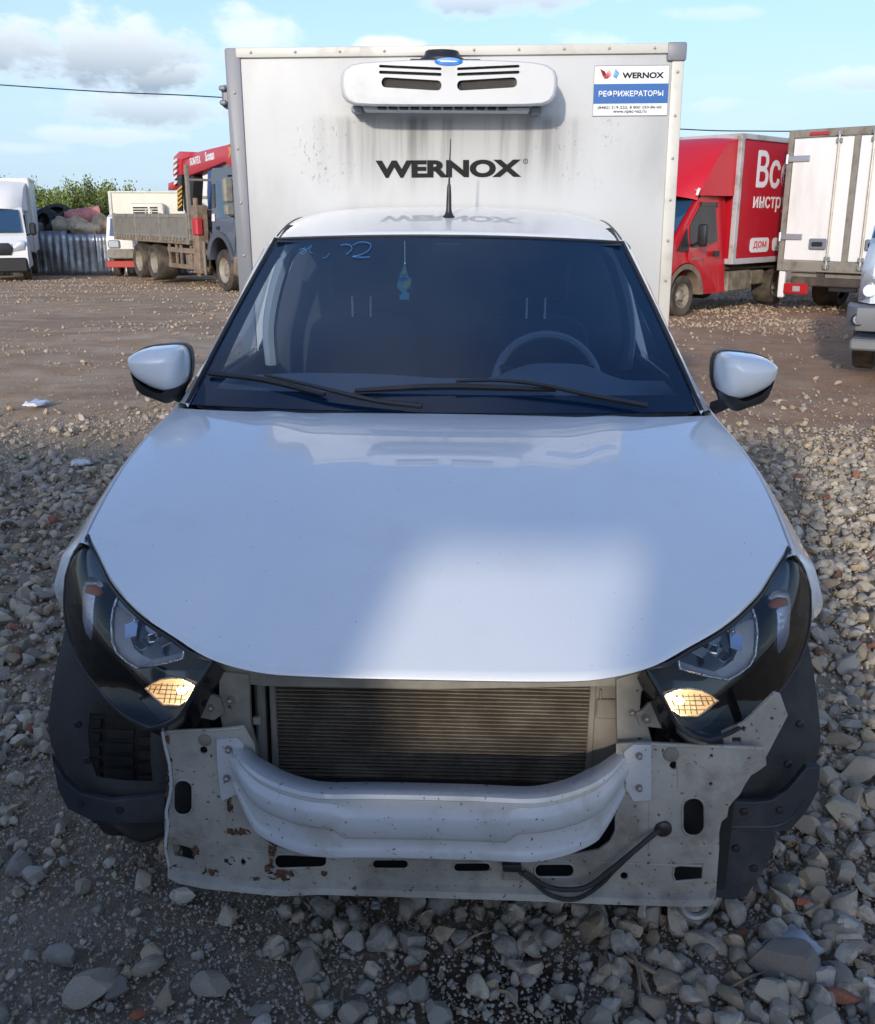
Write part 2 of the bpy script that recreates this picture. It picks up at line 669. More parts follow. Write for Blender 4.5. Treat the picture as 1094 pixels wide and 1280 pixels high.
def plate(outline, holes=(), depth=.003, bevel=0.0):
    """flat sheet with real holes in x,y of its own plane -> (verts, faces)"""
    cu = bpy.data.curves.new('sheet', 'CURVE')
    cu.dimensions = '2D'
    cu.fill_mode = 'BOTH'
    cu.extrude = depth * 10
    cu.bevel_depth = bevel * 20
    cu.bevel_resolution = 1
    for pl in [outline] + list(holes):
        sp = cu.splines.new('POLY')
        sp.points.add(len(pl) - 1)
        for i, p in enumerate(pl):
            sp.points[i].co = (p[0] * 20, p[1] * 20, 0, 1)
        sp.use_cyclic_u = True
    ob = bpy.data.objects.new('sheet', cu)
    me = bpy.data.meshes.new_from_object(ob)
    vs_ = [v.co / 20 for v in me.vertices]
    fs = [tuple(p.vertices) for p in me.polygons]
    bpy.data.objects.remove(ob)
    bpy.data.curves.remove(cu)
    bpy.data.meshes.remove(me)
    return vs_, fs


def rrect(cx, cy, w_, h_, r, n=5, skew=0., rot=0.):
    out = []
    r = min(r, w_ / 2 - 1e-6, h_ / 2 - 1e-6)
    for (sx, sy, a0) in ((1, 1, 0), (-1, 1, 90), (-1, -1, 180), (1, -1, 270)):
        for k in range(n + 1):
            a = rad(a0 + 90 * k / n)
            x = sx * (w_ / 2 - r) + r * math.cos(a)
            y = sy * (h_ / 2 - r) + r * math.sin(a)
            x, y = x + y * skew, y
            c, s_ = math.cos(rot), math.sin(rot)
            out.append((cx + x * c - y * s_, cy + x * s_ + y * c))
    return out


def circ(cx, cy, r, n=14):
    return [(cx + r * math.cos(2 * PI * k / n), cy + r * math.sin(2 * PI * k / n)) for k in range(n)]


def lettering(txt, w_, h_, bold=.0, depth=.002, spacing=1.0):
    """flat letters fitted to a w x h box whose lower left corner is the origin -> verts, faces in x,y"""
    cu = bpy.data.curves.new('letters', 'FONT')
    cu.body = txt
    heavy = -bold if bold < 0 else 0
    cu.offset = max(bold, 0)
    cu.extrude = 0.01
    cu.space_character = spacing
    cu.resolution_u = 6
    ob = bpy.data.objects.new('letters', cu)
    me = bpy.data.meshes.new_from_object(ob)
    vs_ = [v.co.copy() for v in me.vertices]
    fs = [tuple(p.vertices) for p in me.polygons]
    bpy.data.objects.remove(ob)
    bpy.data.curves.remove(cu)
    bpy.data.meshes.remove(me)
    x0 = min(v.x for v in vs_)
    x1 = max(v.x for v in vs_)
    y0 = min(v.y for v in vs_)
    y1 = max(v.y for v in vs_)
    for v in vs_:
        v.x = (v.x - x0) / (x1 - x0) * w_
        v.y = (v.y - y0) / (y1 - y0) * h_
        v.z = v.z / .02 * depth
    if heavy:
        # heavier strokes: the same letters again, a little to the side and a little lower in the layer
        V0, F0 = list(vs_), list(fs)
        for k, (dx, dy) in enumerate(((1, 0), (.5, .5), (.5, -.5))):
            o_ = len(vs_)
            vs_ = vs_ + [Vector((v.x + dx * heavy * h_, v.y + dy * heavy * h_, v.z - depth * .12 * (k + 1))) for v in V0]
            fs = fs + [tuple(i + o_ for i in f) for f in F0]
    return vs_, fs


def lerp_list(L, t):
    """piecewise linear through a list of tuples at t in 0..1 by chord length"""
    P = [Vector(p) for p in L]
    d = [0]
    for a, b in zip(P, P[1:]):
        d.append(d[-1] + (b - a).length)
    s = t * d[-1]
    for i in range(len(P) - 1):
        if s <= d[i + 1] + 1e-9:
            return P[i].lerp(P[i + 1], (s - d[i]) / max(d[i + 1] - d[i], 1e-9))
    return P[-1]


def spline(L, n, closed=False):
    """Catmull-Rom through points"""
    P = [Vector(p) for p in L]
    m = len(P)
    out = []
    segs = m if closed else m - 1
    for i in range(segs):
        p0 = P[(i - 1) % m] if closed or i > 0 else P[0] * 2 - P[1]
        p1, p2 = P[i], P[(i + 1) % m]
        p3 = P[(i + 2) % m] if closed or i + 2 < m else P[-1] * 2 - P[-2]
        for k in range(n):
            t = k / n
            out.append(.5 * ((2 * p1) + (p2 - p0) * t + (2 * p0 - 5 * p1 + 4 * p2 - p3) * t * t + (3 * p1 - p0 - 3 * p2 + p3) * t ** 3))
    if not closed:
        out.append(P[-1])
    return out


def interp(x, xs, ys):
    return float(np.interp(x, xs, ys))

# ================================================================ the white refrigerated pickup
van = empty('pickup_van', (0, 0, 0), 0, 'white refrigerated box pickup with its front bumper missing and WERNOX on the box', 'pickup van')
van.rotation_euler = (0, ROLL, 0)
van.location = VT


def mirrored(me, name):
    m2 = me.copy()
    m2.name = name
    m2.transform(Matrix.Scale(-1, 4, (1, 0, 0)))
    m2.flip_normals()
    return m2


def pair(mb, name, material, parent=None, smooth=35):
    me = mb.mesh(name, smooth)
    a = put(name, me, material, parent or van)
    b = put(name, mirrored(me, name), material, parent or van)
    return a, b


# bonnet -----------------------------------------------------------------------------------------
front_pts = spline([(-.2, -.095, .767), (0, -.10, .7685), (.2, -.095, .767), (.30, -.073, .762), (.40, -.01, .754), (.482, .055, .763), (.572, .12, .783), (.655, .21, .805), (.71, .293, .824), (.772, .39, .842)], 8)
front_pts = [p for p in front_pts if p.x >= -1e-6]
fx = [p.x for p in front_pts]
fy = [p.y for p in front_pts]
fz = [p.z for p in front_pts]


def hood_front(a):
    x = .772 * a
    return Vector((x, interp(x, fx, fy), interp(x, fx, fz)))


def hood_rear(a):
    return Vector((.786 * a, .985 + .15 * a ** 3, .997 - .025 * a * a))


def hood_pt(u, v):
    a = abs(u)
    A, B = hood_front(a), hood_rear(a)
    e = 1.75 - .65 * a ** 2
    h = 1 - (1 - v) ** e
    x = A.x + (B.x - A.x) * v + .024 * a ** 4 * math.sin(PI * v)
    y = A.y + (B.y - A.y) * v
    z = A.z + (B.z - A.z) * h
    xx = abs(x)
    z += .007 * math.exp(-((xx - .47) / .05) ** 2) * min(1, 6 * v) * (1 - .5 * v)     # pressed crease
    z -= .003 * math.exp(-((xx - .37) / .05) ** 2) * min(1, 6 * v) * (1 - .5 * v)
    return Vector((x if u >= 0 else -x, y, z))


rows = []
NU, NV = 72, 34
for i in range(NU + 1):
    u = -1 + 2 * i / NU
    row = []
    p = hood_pt(u, 0)
    q = hood_pt(u, .02)
    row.append(p + Vector((0, .03, -.012)))
    row.append(p + Vector((0, .004, -.0125)))
    row.append(p + Vector((0, -.003, -.007)))
    for j in range(NV + 1):
        row.append(hood_pt(u, (j / NV) ** 1.25))
    row.append(hood_pt(u, 1) + Vector((0, .012, -.02)))
    rows.append(row)
hood = MB().grid(rows).build('bonnet', M_WHITE, van, smooth=60)

# front wings ------------------------------------------------------------------------------------
rows = []
ys = [.365, .39, .42, .46, .52, .58, .64, .70, .78, .86, .94, 1.02, 1.10, 1.2, 1.3, 1.42]
for Y in ys:
    # follow the bonnet edge
    if Y < 1.13:
        v = min(max((Y - .38) / .755, 0), 1)
        e = hood_pt(1, v)
        ex, ez = e.x, e.z
    else:
        ex, ez = .783, .985
    zb = interp(Y, [.33, .37, .42, .5, .68, .86, .95, 1.0, 1.05, 1.5], [.70, .69, .672, .655, .665, .60, .52, .42, .27, .25])
    xo = interp(Y, [.3, .42, .7, 1.0, 1.5], [.856, .866, .874, .868, .86])
    xo = max(xo, ex + .02)
    row = [Vector((ex - .004, Y, ez - .022)), Vector((ex + .0045, Y, ez - .006)), Vector((ex + .010, Y, ez - .004)), Vector((ex + .026, Y, ez - .022)),
           Vector((ex + (xo - ex) * .72, Y, ez - .06))]
    zt = ez - .12
    for k in range(5):
        t = k / 4
        row.append(Vector((xo - .004 * abs(1 - 2 * t), Y, zt + (min(zb, zt - .01) - zt) * t)))
    row.append(Vector((xo - .025, Y, min(zb, zt - .01) - .004)))
    rows.append(row)
fr_row = [rows[0][0] + Vector((-.012, -.004, 0)), rows[0][1] + Vector((-.006, -.012, -.004))]
edge_ln = [rows[0][2] + Vector((-.004, -.012, -.006)), Q(1006, 707, .384), Q(1015, 734, .364), Q(1015.5, 776, .316)]
fr_row += [lerp_list(edge_ln, k / 8) for k in range(9)]
rows = [[p + Vector((-.03, .05, -.01)) for p in fr_row], fr_row] + rows[1:]
wing = MB().grid(rows, flip=True)
pair(wing, 'front_wing', M_WHITE, smooth=60)

# doors and body sides, floor, engine mass ---------------------------------------------------------
side = MB()
rows = []
for Y in (1.42, 1.5, 1.9, 2.37):
    rows.append([Vector((.79, Y, 1.0)), Vector((.825, Y, .97)), Vector((.845, Y, .85)), Vector((.85, Y, .6)), Vector((.82, Y, .27))])
side.grid(rows, flip=True)
pair(side, 'door', M_WHITE, smooth=50)
MB().box(-.70, .70, .35, 4.25, .20, .27).build('floor_pan', M_DARK, van)
MB().box(-.50, .50, .20, .98, .27, .70, .03).build('engine_mass', M_DARK, van)
MB().box(-.70, .70, 1.0, 1.03, .27, .96).build('bulkhead', M_DARK, van)
MB().prism([(-.8, .3), (.8, .3), (.8, .98), (.585, 1.47), (-.585, 1.47), (-.8, .98)], 2.34, 2.365).build('cab_rear_wall', M_INTD, van)
MB().box(-.50, .60, .055, .085, .222, .44).build('slot_backing', M_DARK, van)  # dark sheet added behind the panel slots so they look shaded inside

# windscreen ---------------------------------------------------------------------------------------


def ws_pt(u, v, off=0.):
    B = Vector((.748 * u, .992 + .135 * u * u, .999 - .014 * u * u))
    T = Vector((.602 * u, 1.75 + .055 * u * u, 1.457 - .017 * u * u))
    p = B.lerp(T, v)
    n = Vector((.25 * u, -.52, .85)).normalized()
    return p + n * (.013 * math.sin(PI * v) * (1 - .5 * u * u) + off)


WS = MB().grid([[ws_pt(-1 + 2 * i / 40, j / 24) for j in range(25)] for i in range(41)])
windscreen = WS.build('windscreen', M_WSCREEN, van, smooth=180)
ws_bvh = BVHTree.FromPolygons([v[:] for v in WS.v], WS.f)


def hit(bvh, x, y):
    o = RI @ (CAM - VT)
    d = RI @ ray(x, y)
    h = bvh.ray_cast(o, d)
    return h[0], h[1]


fr = MB()


def frit(u0, u1, v0, v1, nu, nv):
    fr.grid([[ws_pt(u0 + (u1 - u0) * i / nu, v0 + (v1 - v0) * j / nv, -.003) for j in range(nv + 1)] for i in range(nu + 1)])


frit(-1, 1, 0, .085, 30, 3)
frit(-1, 1, .965, 1, 30, 2)
frit(-1, -.935, .085, .965, 3, 16)
frit(.935, 1, .085, .965, 3, 16)
fr.build('black_border', M_FRIT, windscreen, smooth=180)
MB().tube([ws_pt(-1, v / 20, .003) + Vector((-.004, 0, 0)) for v in range(21)], .0065).tube([ws_pt(1, v / 20, .003) + Vector((.004, 0, 0)) for v in range(21)], .0065)\
    .tube([ws_pt(-1 + i / 10, 1, .002) for i in range(21)], .005).build('rubber_seal', M_BLACK, windscreen)
MB().box(-.05, .05, 1.70, 1.75, 1.40, 1.435, .008).build('mirror_mount', M_INTD, windscreen)
# scuttle under the screen
MB().grid([[Vector((.75 * u, .975 + .145 * u * u + .0 + t * .06, .985 - .016 * u * u - t * .004 - .008)) for t in (0, .5, 1)] for u in [-1 + i / 12 for i in range(25)]])\
    .build('scuttle_panel', M_BLACK, van)

# marker numbers on the glass
mk = MB()


def mark(pts, r=.0012):
    P = []
    for (x, y) in pts:
        h, n = hit(ws_bvh, x, y)
        if h is None:
            return
        P.append(h + Vector((0, -.003, .004)))
    mk.tube(spline(P, 4), r, 5)


mark([(426, 308), (433, 306.5), (439, 309), (440, 313), (435, 318), (433, 319)])
mark([(441, 308), (450, 304), (461, 305), (464, 309), (460, 315), (450, 320), (441, 322), (452, 323), (463, 322.5)])
mark([(374, 314), (379, 312), (383, 315), (380, 319), (376, 317), (384, 313), (390, 308), (387, 315), (391, 318)], .0009)
mark([(404, 324), (409, 322), (412, 318)], .0008)
mk.each('marker_stroke', M_MARK, windscreen)

# roof ---------------------------------------------------------------------------------------------
rows = []
for i in range(33):
    u = -1 + i / 16
    row = []
    T = ws_pt(u, 1)
    T = Vector((.612 * u, T.y + .012, T.z + .006 - .006 * u ** 4))
    row.append(T + Vector((0, -.004, -.012)))
    for j in range(15):
        v = j / 14
        x = T.x + (.606 * u - T.x) * v
        Y = T.y + (2.385 - T.y) * v
        zr = 1.562 - .022 * u * u - .030 * u ** 6
        row.append(Vector((x, Y, T.z + (zr - T.z) * (1 - (1 - v) ** 1.9))))
    rows.append(row)
seam_ = [p + Vector((0, 0, .001)) for p in rows[-1][2:]]
for sgn_, end_ in ((-1, rows[0]), (1, rows[-1])):
    for dx, dz in ((.016, -.007), (.026, -.022), (.030, -.045)):
        new_ = [p + Vector((sgn_ * dx, .0, dz)) for p in end_]
        if sgn_ < 0:
            rows.insert(0, new_)
        else:
            rows.append(new_)
MB().grid(rows).build('roof', M_WHITE, van, smooth=60)
rail = MB()
rows = []
for (c, wd) in (((.752, 1.125, .983), .052), ((.725, 1.27, 1.078), .036), ((.698, 1.42, 1.178), .028), ((.662, 1.61, 1.306), .028), ((.632, 1.77, 1.408), .03), ((.612, 1.84, 1.435), .03)):
    c = Vector(c)
    rows.append([c + Vector((-.004, -.012, -.004)), c + Vector((.003, -.006, .004)), c + Vector((wd * .6, .03, .0)), c + Vector((wd, .06, -.02)), c + Vector((wd + .006, .11, -.05)), c + Vector((wd - .02, .15, -.06))])
rail.grid(rows, flip=False)
pair(rail, 'roof_pillar', M_WHITE, smooth=60)
sm = MB().tube(seam_, .0028)
pair(sm, 'roof_seam', M_BLACK)

# aerial
ar = empty('aerial', (0, 0, 0), 0, None, None)
ar.parent = van
A0 = Q(561, 276, 2.0)
MB().lathe([(.031, 0), (.029, .010), (.019, .018), (.013, .028), (.010, .04), (.009, .085), (.007, .12), (.005, .13)], Matrix.Translation(A0) @ Matrix.Rotation(-PI / 2, 4, 'Y') @ Matrix.Rotation(0, 4, 'X'), 16).build('aerial_base', M_BLACK, ar)
MB().tube([A0 + Vector((0, 0, .12)), A0 + Vector((.001, .0, .2)), A0 + Vector((.004, .0, .285))], [.0042, .003, .0018], 6).build('mast', M_BLACK, ar)

# wipers ---------------------------------------------------------------------------------------------


def on_ws(x, y, up=.012):
    h, n = hit(ws_bvh, x, y)
    if h is None:
        h = Q(x, y, 1.02)
        n = Vector((0, -.5, .85))
    if n.y > 0:
        n = -n
    return h + n * up


for bl, arm in (((262, 470.5, 330, 478, 407, 497), ((528, 514), (470, 507), (415, 497), (370, 486), (335, 478))),
                ((444, 492, 560, 487, 694, 491), ((806, 513), (740, 501), (672, 490), (620, 485), (570, 486)))):
    wp = empty('wiper', (0, 0, 0), 0, None, None)
    wp.parent = van
    P = spline([on_ws(bl[0], bl[1], .012), on_ws(bl[2], bl[3], .012), on_ws(bl[4], bl[5], .012)], 8)
    MB().tube(P, [.004 + .006 * math.sin(PI * (i + 1) / (len(P) + 1)) ** .5 for i in range(len(P))], 6).build('wiper_blade', M_BLACK, wp)
    P = spline([on_ws(x, y, .03 if k > 1 else .02) for k, (x, y) in enumerate(arm)], 5)
    MB().tube(P, [.0085 - .004 * i / len(P) for i in range(len(P))], 6).build('wiper_arm', M_BLACK, wp)

# door mirrors -----------------------------------------------------------------------------------------
cover_px = [(163, 447), (165, 443.5), (171, 439.5), (178, 436.5), (190, 433.8), (205, 432.5), (218, 432), (226, 433), (231, 437), (233.5, 444), (234.5, 455), (234, 466), (231.5, 477), (227, 484), (220, 487.5), (212, 488), (202, 485.5), (192, 481.5), (181, 475.5), (172, 469), (166, 461), (163.3, 453)]
low_px = [(165, 462), (172, 470), (181, 476.5), (192, 482.5), (202, 486.5), (212, 489), (220, 488.5), (228, 484), (231, 480), (226, 491), (218, 501), (214, 503), (205, 499.5), (192, 495), (180, 490), (172, 482), (168, 473)]


def flat(px, Y):
    return [Q(x, y, Y) for x, y in px]


def cen(P):
    c = Vector((0, 0, 0))
    for p in P:
        c += p
    return c / len(P)


cp = flat(cover_px, 1.22)
mc = MB().rings(cp, cen(cp) + Vector((.02, 0, 0)), [(1, (0, .06, 0)), (1.0, (0, 0, 0)), (.985, (0, -.02, 0)), (.94, (0, -.045, .001)), (.84, (0, -.066, .003)), (.66, (0, -.081, .006)), (.42, (0, -.09, .008)), (.15, (0, -.093, .008))])
lp = flat(low_px, 1.215)
ml = MB().rings(lp, cen(lp), [(1, (0, .06, 0)), (1.0, (0, 0, 0)), (.93, (0, -.03, 0)), (.8, (0, -.05, 0)), (.5, (0, -.062, 0))])
back = [cen(cp) + (p - cen(cp)) * 1.045 + Vector((.002, .03, 0)) for p in cp]
mbk = MB().rings(back, cen(back), [(1, (0, 0, 0)), (1.0, (0, .03, 0)), (.8, (0, .034, 0))])
mbk.tube([Q(226, 478, 1.24), Q(222, 494, 1.26), Q(236, 500, 1.3)], .022, 8)
# a sharp moulding line and the joint of the indicator strip
ind = MB().tube(spline([Q(166, 462, 1.166), Q(176, 468, 1.142), Q(186, 473, 1.130), Q(193, 479.5, 1.137)], 4), .0016, 6)
for s, nm in ((0, 1), (1, -1)):
    mr = empty('door_mirror', (0, 0, 0), 0, None, None)
    mr.parent = van
    for mb, n_, m_, a_ in ((mc, 'mirror_cover', M_WHITE, 60), (ml, 'lower_trim', M_BLACK, 50), (mbk, 'mirror_housing', M_BLACK, 40)):
        me = mb.mesh(n_, a_)
        if s:
            me = mirrored(me, n_)
            me.transform(Matrix.Translation((.038, 0, 0)))
        put(n_, me, m_, mr)

M_FACET = mat('bright facet', (.9, .92, .94), .14, metal=1.0)
# headlamps ---------------------------------------------------------------------------------------------
Tt = [Q(986, 685, .376)] + [hood_front(a_) + Vector((.002, -.004, -.015)) for a_ in (.965, .92, .87, .81, .75, .69, .63, .57, .52)]
Tt[-1] = Q(808, 836, -.012)
Bt = [Q(*p) for p in ((986, 685, .376), (1004, 708, .385), (1013, 735, .365), (1013, 775, .315), (1005, 812, .25), (985, 850, .165), (955, 884, .085), (922, 912, .02), (888, 927, -.03))]
Et = [Q(*p) for p in ((808, 836, -.012), (824, 862, -.022), (840, 893, -.03), (850, 910, -.032), (868, 921, -.032), (888, 927, -.03))]
Ts, Bs = spline(Tt, 6), spline(Bt, 6)


def coons(s, t):
    T, B, E = lerp_list(Ts, s), lerp_list(Bs, s), lerp_list(Et, t)
    tip, T1, B1 = Ts[0], Ts[-1], Bs[-1]
    S = T * (1 - t) + B * t + tip * (1 - s) + E * s
    S = S - (tip * (1 - s) * (1 - t) + tip * (1 - s) * t + T1 * s * (1 - t) + B1 * s * t)
    return S


LN = Vector((.38, -.88, .28)).normalized()


def lens_pt(s, t, off=0.):
    return coons(s, t) + LN * (.022 * math.sin(PI * t) * math.sin(PI * min(1, s * 1.15)) ** .7 + off) if 0 < s < 1 else coons(s, t) + LN * off


NS, NT = 30, 16
SS = [(i / NS) for i in range(NS + 1)]
lens_mb = MB().grid([[lens_pt(s, j / NT) for j in range(NT + 1)] for s in SS])
lens_bvh = BVHTree.FromPolygons([v[:] for v in lens_mb.v], lens_mb.f)
plane_c = coons(.6, .5)


def on_lens(x, y, off):
    h, n = hit(lens_bvh, x, y)
    if h is None:
        o = RI @ (CAM - VT)
        d = RI @ ray(x, y)
        h = o + d * ((plane_c - o).dot(LN) / d.dot(LN))
    return h + LN * off


rim_pts = [lens_pt(s, 0) for s in SS] + [lens_pt(1, j / NT) for j in range(1, NT + 1)] + [lens_pt(s, 1) for s in SS[::-1][1:-1]]
hous = MB()
BK = Vector((-.10, .72, -.68))
hous.grid([[lens_pt(s, j / NT) + BK * (.012 + .062 * min(1, 2.2 * s)) for j in range(NT + 1)] for s in SS])
n = len(rim_pts)
hous.add(rim_pts + [p + BK * .09 for p in rim_pts], [(k, (k + 1) % n, n + (k + 1) % n, n + k) for k in range(n)])
rim = MB().tube([p + LN * -.002 for p in rim_pts], .0045, 6, closed=True)


def lamp_poly(px, off):
    return [on_lens(720 + x / 2.46, 640 + y / 2.46, off) for x, y in px]


def dense(px, k=4):
    out = []
    for i, a in enumerate(px):
        b = px[(i + 1) % len(px)]
        out += [(a[0] + (b[0] - a[0]) * j / k, a[1] + (b[1] - a[1]) * j / k) for j in range(k)]
    return out


main_px = dense([(343, 460), (352, 440), (400, 405), (440, 380), (470, 355), (500, 318), (548, 280), (572, 305), (582, 340), (586, 380), (580, 445), (562, 480), (530, 505), (495, 524), (460, 518), (430, 512), (385, 500), (345, 488)], 3)
sig_px = dense([(278, 578), (305, 562), (335, 550), (370, 549), (405, 554), (435, 568), (458, 586), (430, 610), (395, 637), (365, 636), (340, 636), (312, 616), (290, 596)], 2)
turn_px = dense([(612, 268), (625, 250), (642, 242), (662, 240), (676, 255), (682, 280), (681, 320), (677, 380), (664, 420), (645, 442), (640, 400), (642, 340), (636, 285)], 2)
amb_px = dense([(612, 290), (622, 272), (642, 264), (666, 266), (672, 290), (642, 298), (618, 300)], 2)
mp_ = lamp_poly(main_px, -.03)
refl = MB().rings(mp_, cen(mp_), [(1, LN * .002), (1, LN * -.004), (.93, LN * -.015), (.84, LN * -.035), (.72, LN * -.05), (.55, LN * -.062), (.3, LN * -.07), (.1, LN * -.072)])
# faceted steps and a visible bulb in the bowl
ctr = cen(mp_)
a_ax = (mp_[0] - ctr).normalized()
b_ax = LN.cross(a_ax)
bowl_rib = MB()
for k in range(-3, 4):
    c = ctr + a_ax * (.020 * k)
    hlen = .055 * math.sqrt(max(.05, 1 - (k / 4.2) ** 2))
    bowl_rib.tube([c + b_ax * hlen - LN * .030, c - LN * .056, c - b_ax * hlen - LN * .030], .0032, 5)
facet = MB()
for (fx0, fy0, w_, h_, tw) in ((505, 345, .046, .026, .2), (552, 330, .026, .042, -.3), (452, 395, .044, .022, .5), (535, 405, .028, .034, .9), (412, 430, .044, .020, .1), (480, 440, .05, .02, -.1)):
    c = on_lens(720 + fx0 / 2.46, 640 + fy0 / 2.46, -.040)
    nf = Vector((-.12 + .3 * tw, -.55, .85)).normalized()
    uu = nf.cross(Vector((.3, tw, 1))).normalized()
    ww = nf.cross(uu)
    q4 = [c + uu * w_ * a + ww * h_ * b for a, b in ((-.5, -.4), (.5, -.6), (.4, .5), (-.4, .6))]
    facet.add(q4 + [p - nf * .004 for p in q4], [(0, 1, 2, 3), (7, 6, 5, 4), (0, 4, 5, 1), (1, 5, 6, 2), (2, 6, 7, 3), (3, 7, 4, 0)])
bulb = MB().lathe([(.0, -.0), (.006, .001), (.009, .006), (.009, .028), (.006, .035), (.0, .037)], Matrix.Translation(ctr - LN * .05) @ LN.to_track_quat('X', 'Z').to_matrix().to_4x4(), 12, False)
bez = MB().tube([p + LN * .003 for p in mp_], .0028, 6, closed=True)
sg = lamp_poly(sig_px, -.022)
sig_refl = MB().rings(sg, cen(sg), [(1, (0, 0, 0)), (.93, LN * -.012), (.8, LN * -.022), (.5, LN * -.03), (.15, LN * -.032)])
sig_bez = MB().tube([p + LN * .002 for p in sg], .0024, 6, closed=True)
sgc = cen(sg)
sig_glow = MB()
for a, b in ((on_lens(720 + 345 / 2.46, 640 + 590 / 2.46, -.026), .0095), (on_lens(720 + 322 / 2.46, 640 + 582 / 2.46, -.026), .006)):
    bm = bmesh.new()
    bmesh.ops.create_uvsphere(bm, u_segments=12, v_segments=8, radius=b)
    sig_glow.add([Vector((v.co.x, v.co.y * .5, v.co.z * .8)) + a for v in bm.verts], [[v.index for v in f.verts] for f in bm.faces])
    bm.free()
tn = lamp_poly(turn_px, -.02)
sig_rib = MB()
for k in range(9):
    xa = 290 + k * 18
    pa, pb = on_lens(720 + xa / 2.46, 640 + (566 if 1 < k < 7 else 576) / 2.46, -.016), on_lens(720 + (xa + 10) / 2.46, 640 + (628 if 1 < k < 6 else 598) / 2.46, -.016)
    sig_rib.tube([pa, pb], .0011, 4)
for yy in (572, 586, 600, 614):
    pa, pb = on_lens(720 + (300 if yy < 600 else 318) / 2.46, 640 + yy / 2.46, -.016), on_lens(720 + (440 if yy < 600 else 415) / 2.46, 640 + yy / 2.46, -.016)
    sig_rib.tube([pa, pb], .0009, 4)
turn_refl = MB().rings(tn, cen(tn), [(1, (0, 0, 0)), (.85, LN * -.014), (.5, LN * -.022), (.1, LN * -.024)])
am = lamp_poly(amb_px, -.016)
amber = MB().rings(am, cen(am), [(1, LN * -.004), (.92, LN * .002), (.5, LN * .004)])
low_px2 = dense([(318, 640), (342, 656), (398, 658), (462, 612), (500, 600), (445, 660), (405, 688), (355, 672), (334, 658)], 2)
lo = lamp_poly(low_px2, -.03)
lowin = MB().rings(lo, cen(lo), [(1, LN * -.006), (.94, LN * .004), (.5, LN * .002)])
for s in (0, 1):
    hl = empty('headlamp', (0, 0, 0), 0, None, None)
    hl.parent = van
    for mb, n_, m_, a_ in ((lens_mb, 'lens', M_LENS, 180), (hous, 'lamp_housing', M_GLOSSB, 40), (rim, 'lens_edge', M_BLACK, 60), (refl, 'main_reflector', M_CHROME, 25), (bowl_rib, 'reflector_rib', M_CHROME, 40), (facet, 'reflector_facet', M_FACET, 0),
                           (bulb, 'bulb', M_CLEAR, 40), (bez, 'reflector_bezel', M_CHROMER, 60), (sig_refl, 'side_light', M_LAMP, 60), (sig_bez, 'side_light_bezel', M_CHROMER, 60), (sig_glow, 'side_light_bulb', M_BULB, 180), (sig_rib, 'side_light_rib', M_TANK, 0),
                           (turn_refl, 'indicator_reflector', M_CHROMER, 60), (amber, 'amber_insert', M_AMBER, 60), (lowin, 'lower_bezel', M_BLACK, 40)):
        me = mb.mesh(n_, a_)
        if s:
            me = mirrored(me, n_)
        put(n_, me, m_, hl)

# front panel with its real openings -------------------------------------------------------------------


def XZ(px, Y):
    return [(Q(x, y, Y).x, Q(x, y, Y).z) for x, y in px]


def sheet(px, holes, Y, th=.004, bev=.0012, M=None):
    vs_, fs = plate(XZ(px, Y), [XZ(h, Y) for h in holes], th, bev)
    return MB().add([Vector((v.x, Y + v.z, v.y)) for v in vs_], fs, M)


P0 = .0
outer = [(203, 914), (222, 913), (275, 911), (305, 907), (318, 930), (323, 1000), (327, 1045), (340, 1057), (356, 1061), (540, 1066), (720, 1067), (748, 1062), (762, 1052), (769, 1038), (771, 930), (800, 928), (880, 931), (955, 934), (957, 955), (948, 962), (938, 968), (930, 980), (924, 992), (916, 1000), (910, 1008), (908, 1020), (901, 1026), (898, 1040), (898, 1060), (894, 1116), (885, 1121), (860, 1122), (640, 1114), (540, 1111), (400, 1107), (350, 1109), (330, 1107), (260, 1100), (225, 1093), (211, 1086), (207, 1060), (207, 1020), (212, 990), (211, 955), (206, 935)]
holes = [rrect(229, 997, 24, 44, 11), [(215, 1052), (238, 1058), (244, 1064), (244, 1076), (218, 1070)], circ(255, 937, 5.5), circ(304, 1077, 4.5, 10), rrect(376, 1076, 66, 18, 8, rot=-.03), rrect(488, 1080, 46, 12, 6), rrect(590, 1084, 47, 12, 6), rrect(693, 1088, 50, 17, 8),
         circ(780, 1094, 5.5, 10), rrect(867, 1021, 28, 48, 13), [(843, 1083), (862, 1078), (879, 1078), (878, 1099), (845, 1102), (841, 1094)], circ(842, 956, 6), circ(889, 944, 3), circ(888, 979, 3), circ(828, 1035, 8.5), circ(823, 1018, 2.4, 8), circ(336, 1095, 2, 8), circ(437, 1097, 2, 8), circ(642, 1106, 2, 8), circ(291, 1024, 2, 8)]
fp = sheet(outer, holes, P0)
panel = fp.build('front_panel', M_PANEL, van)
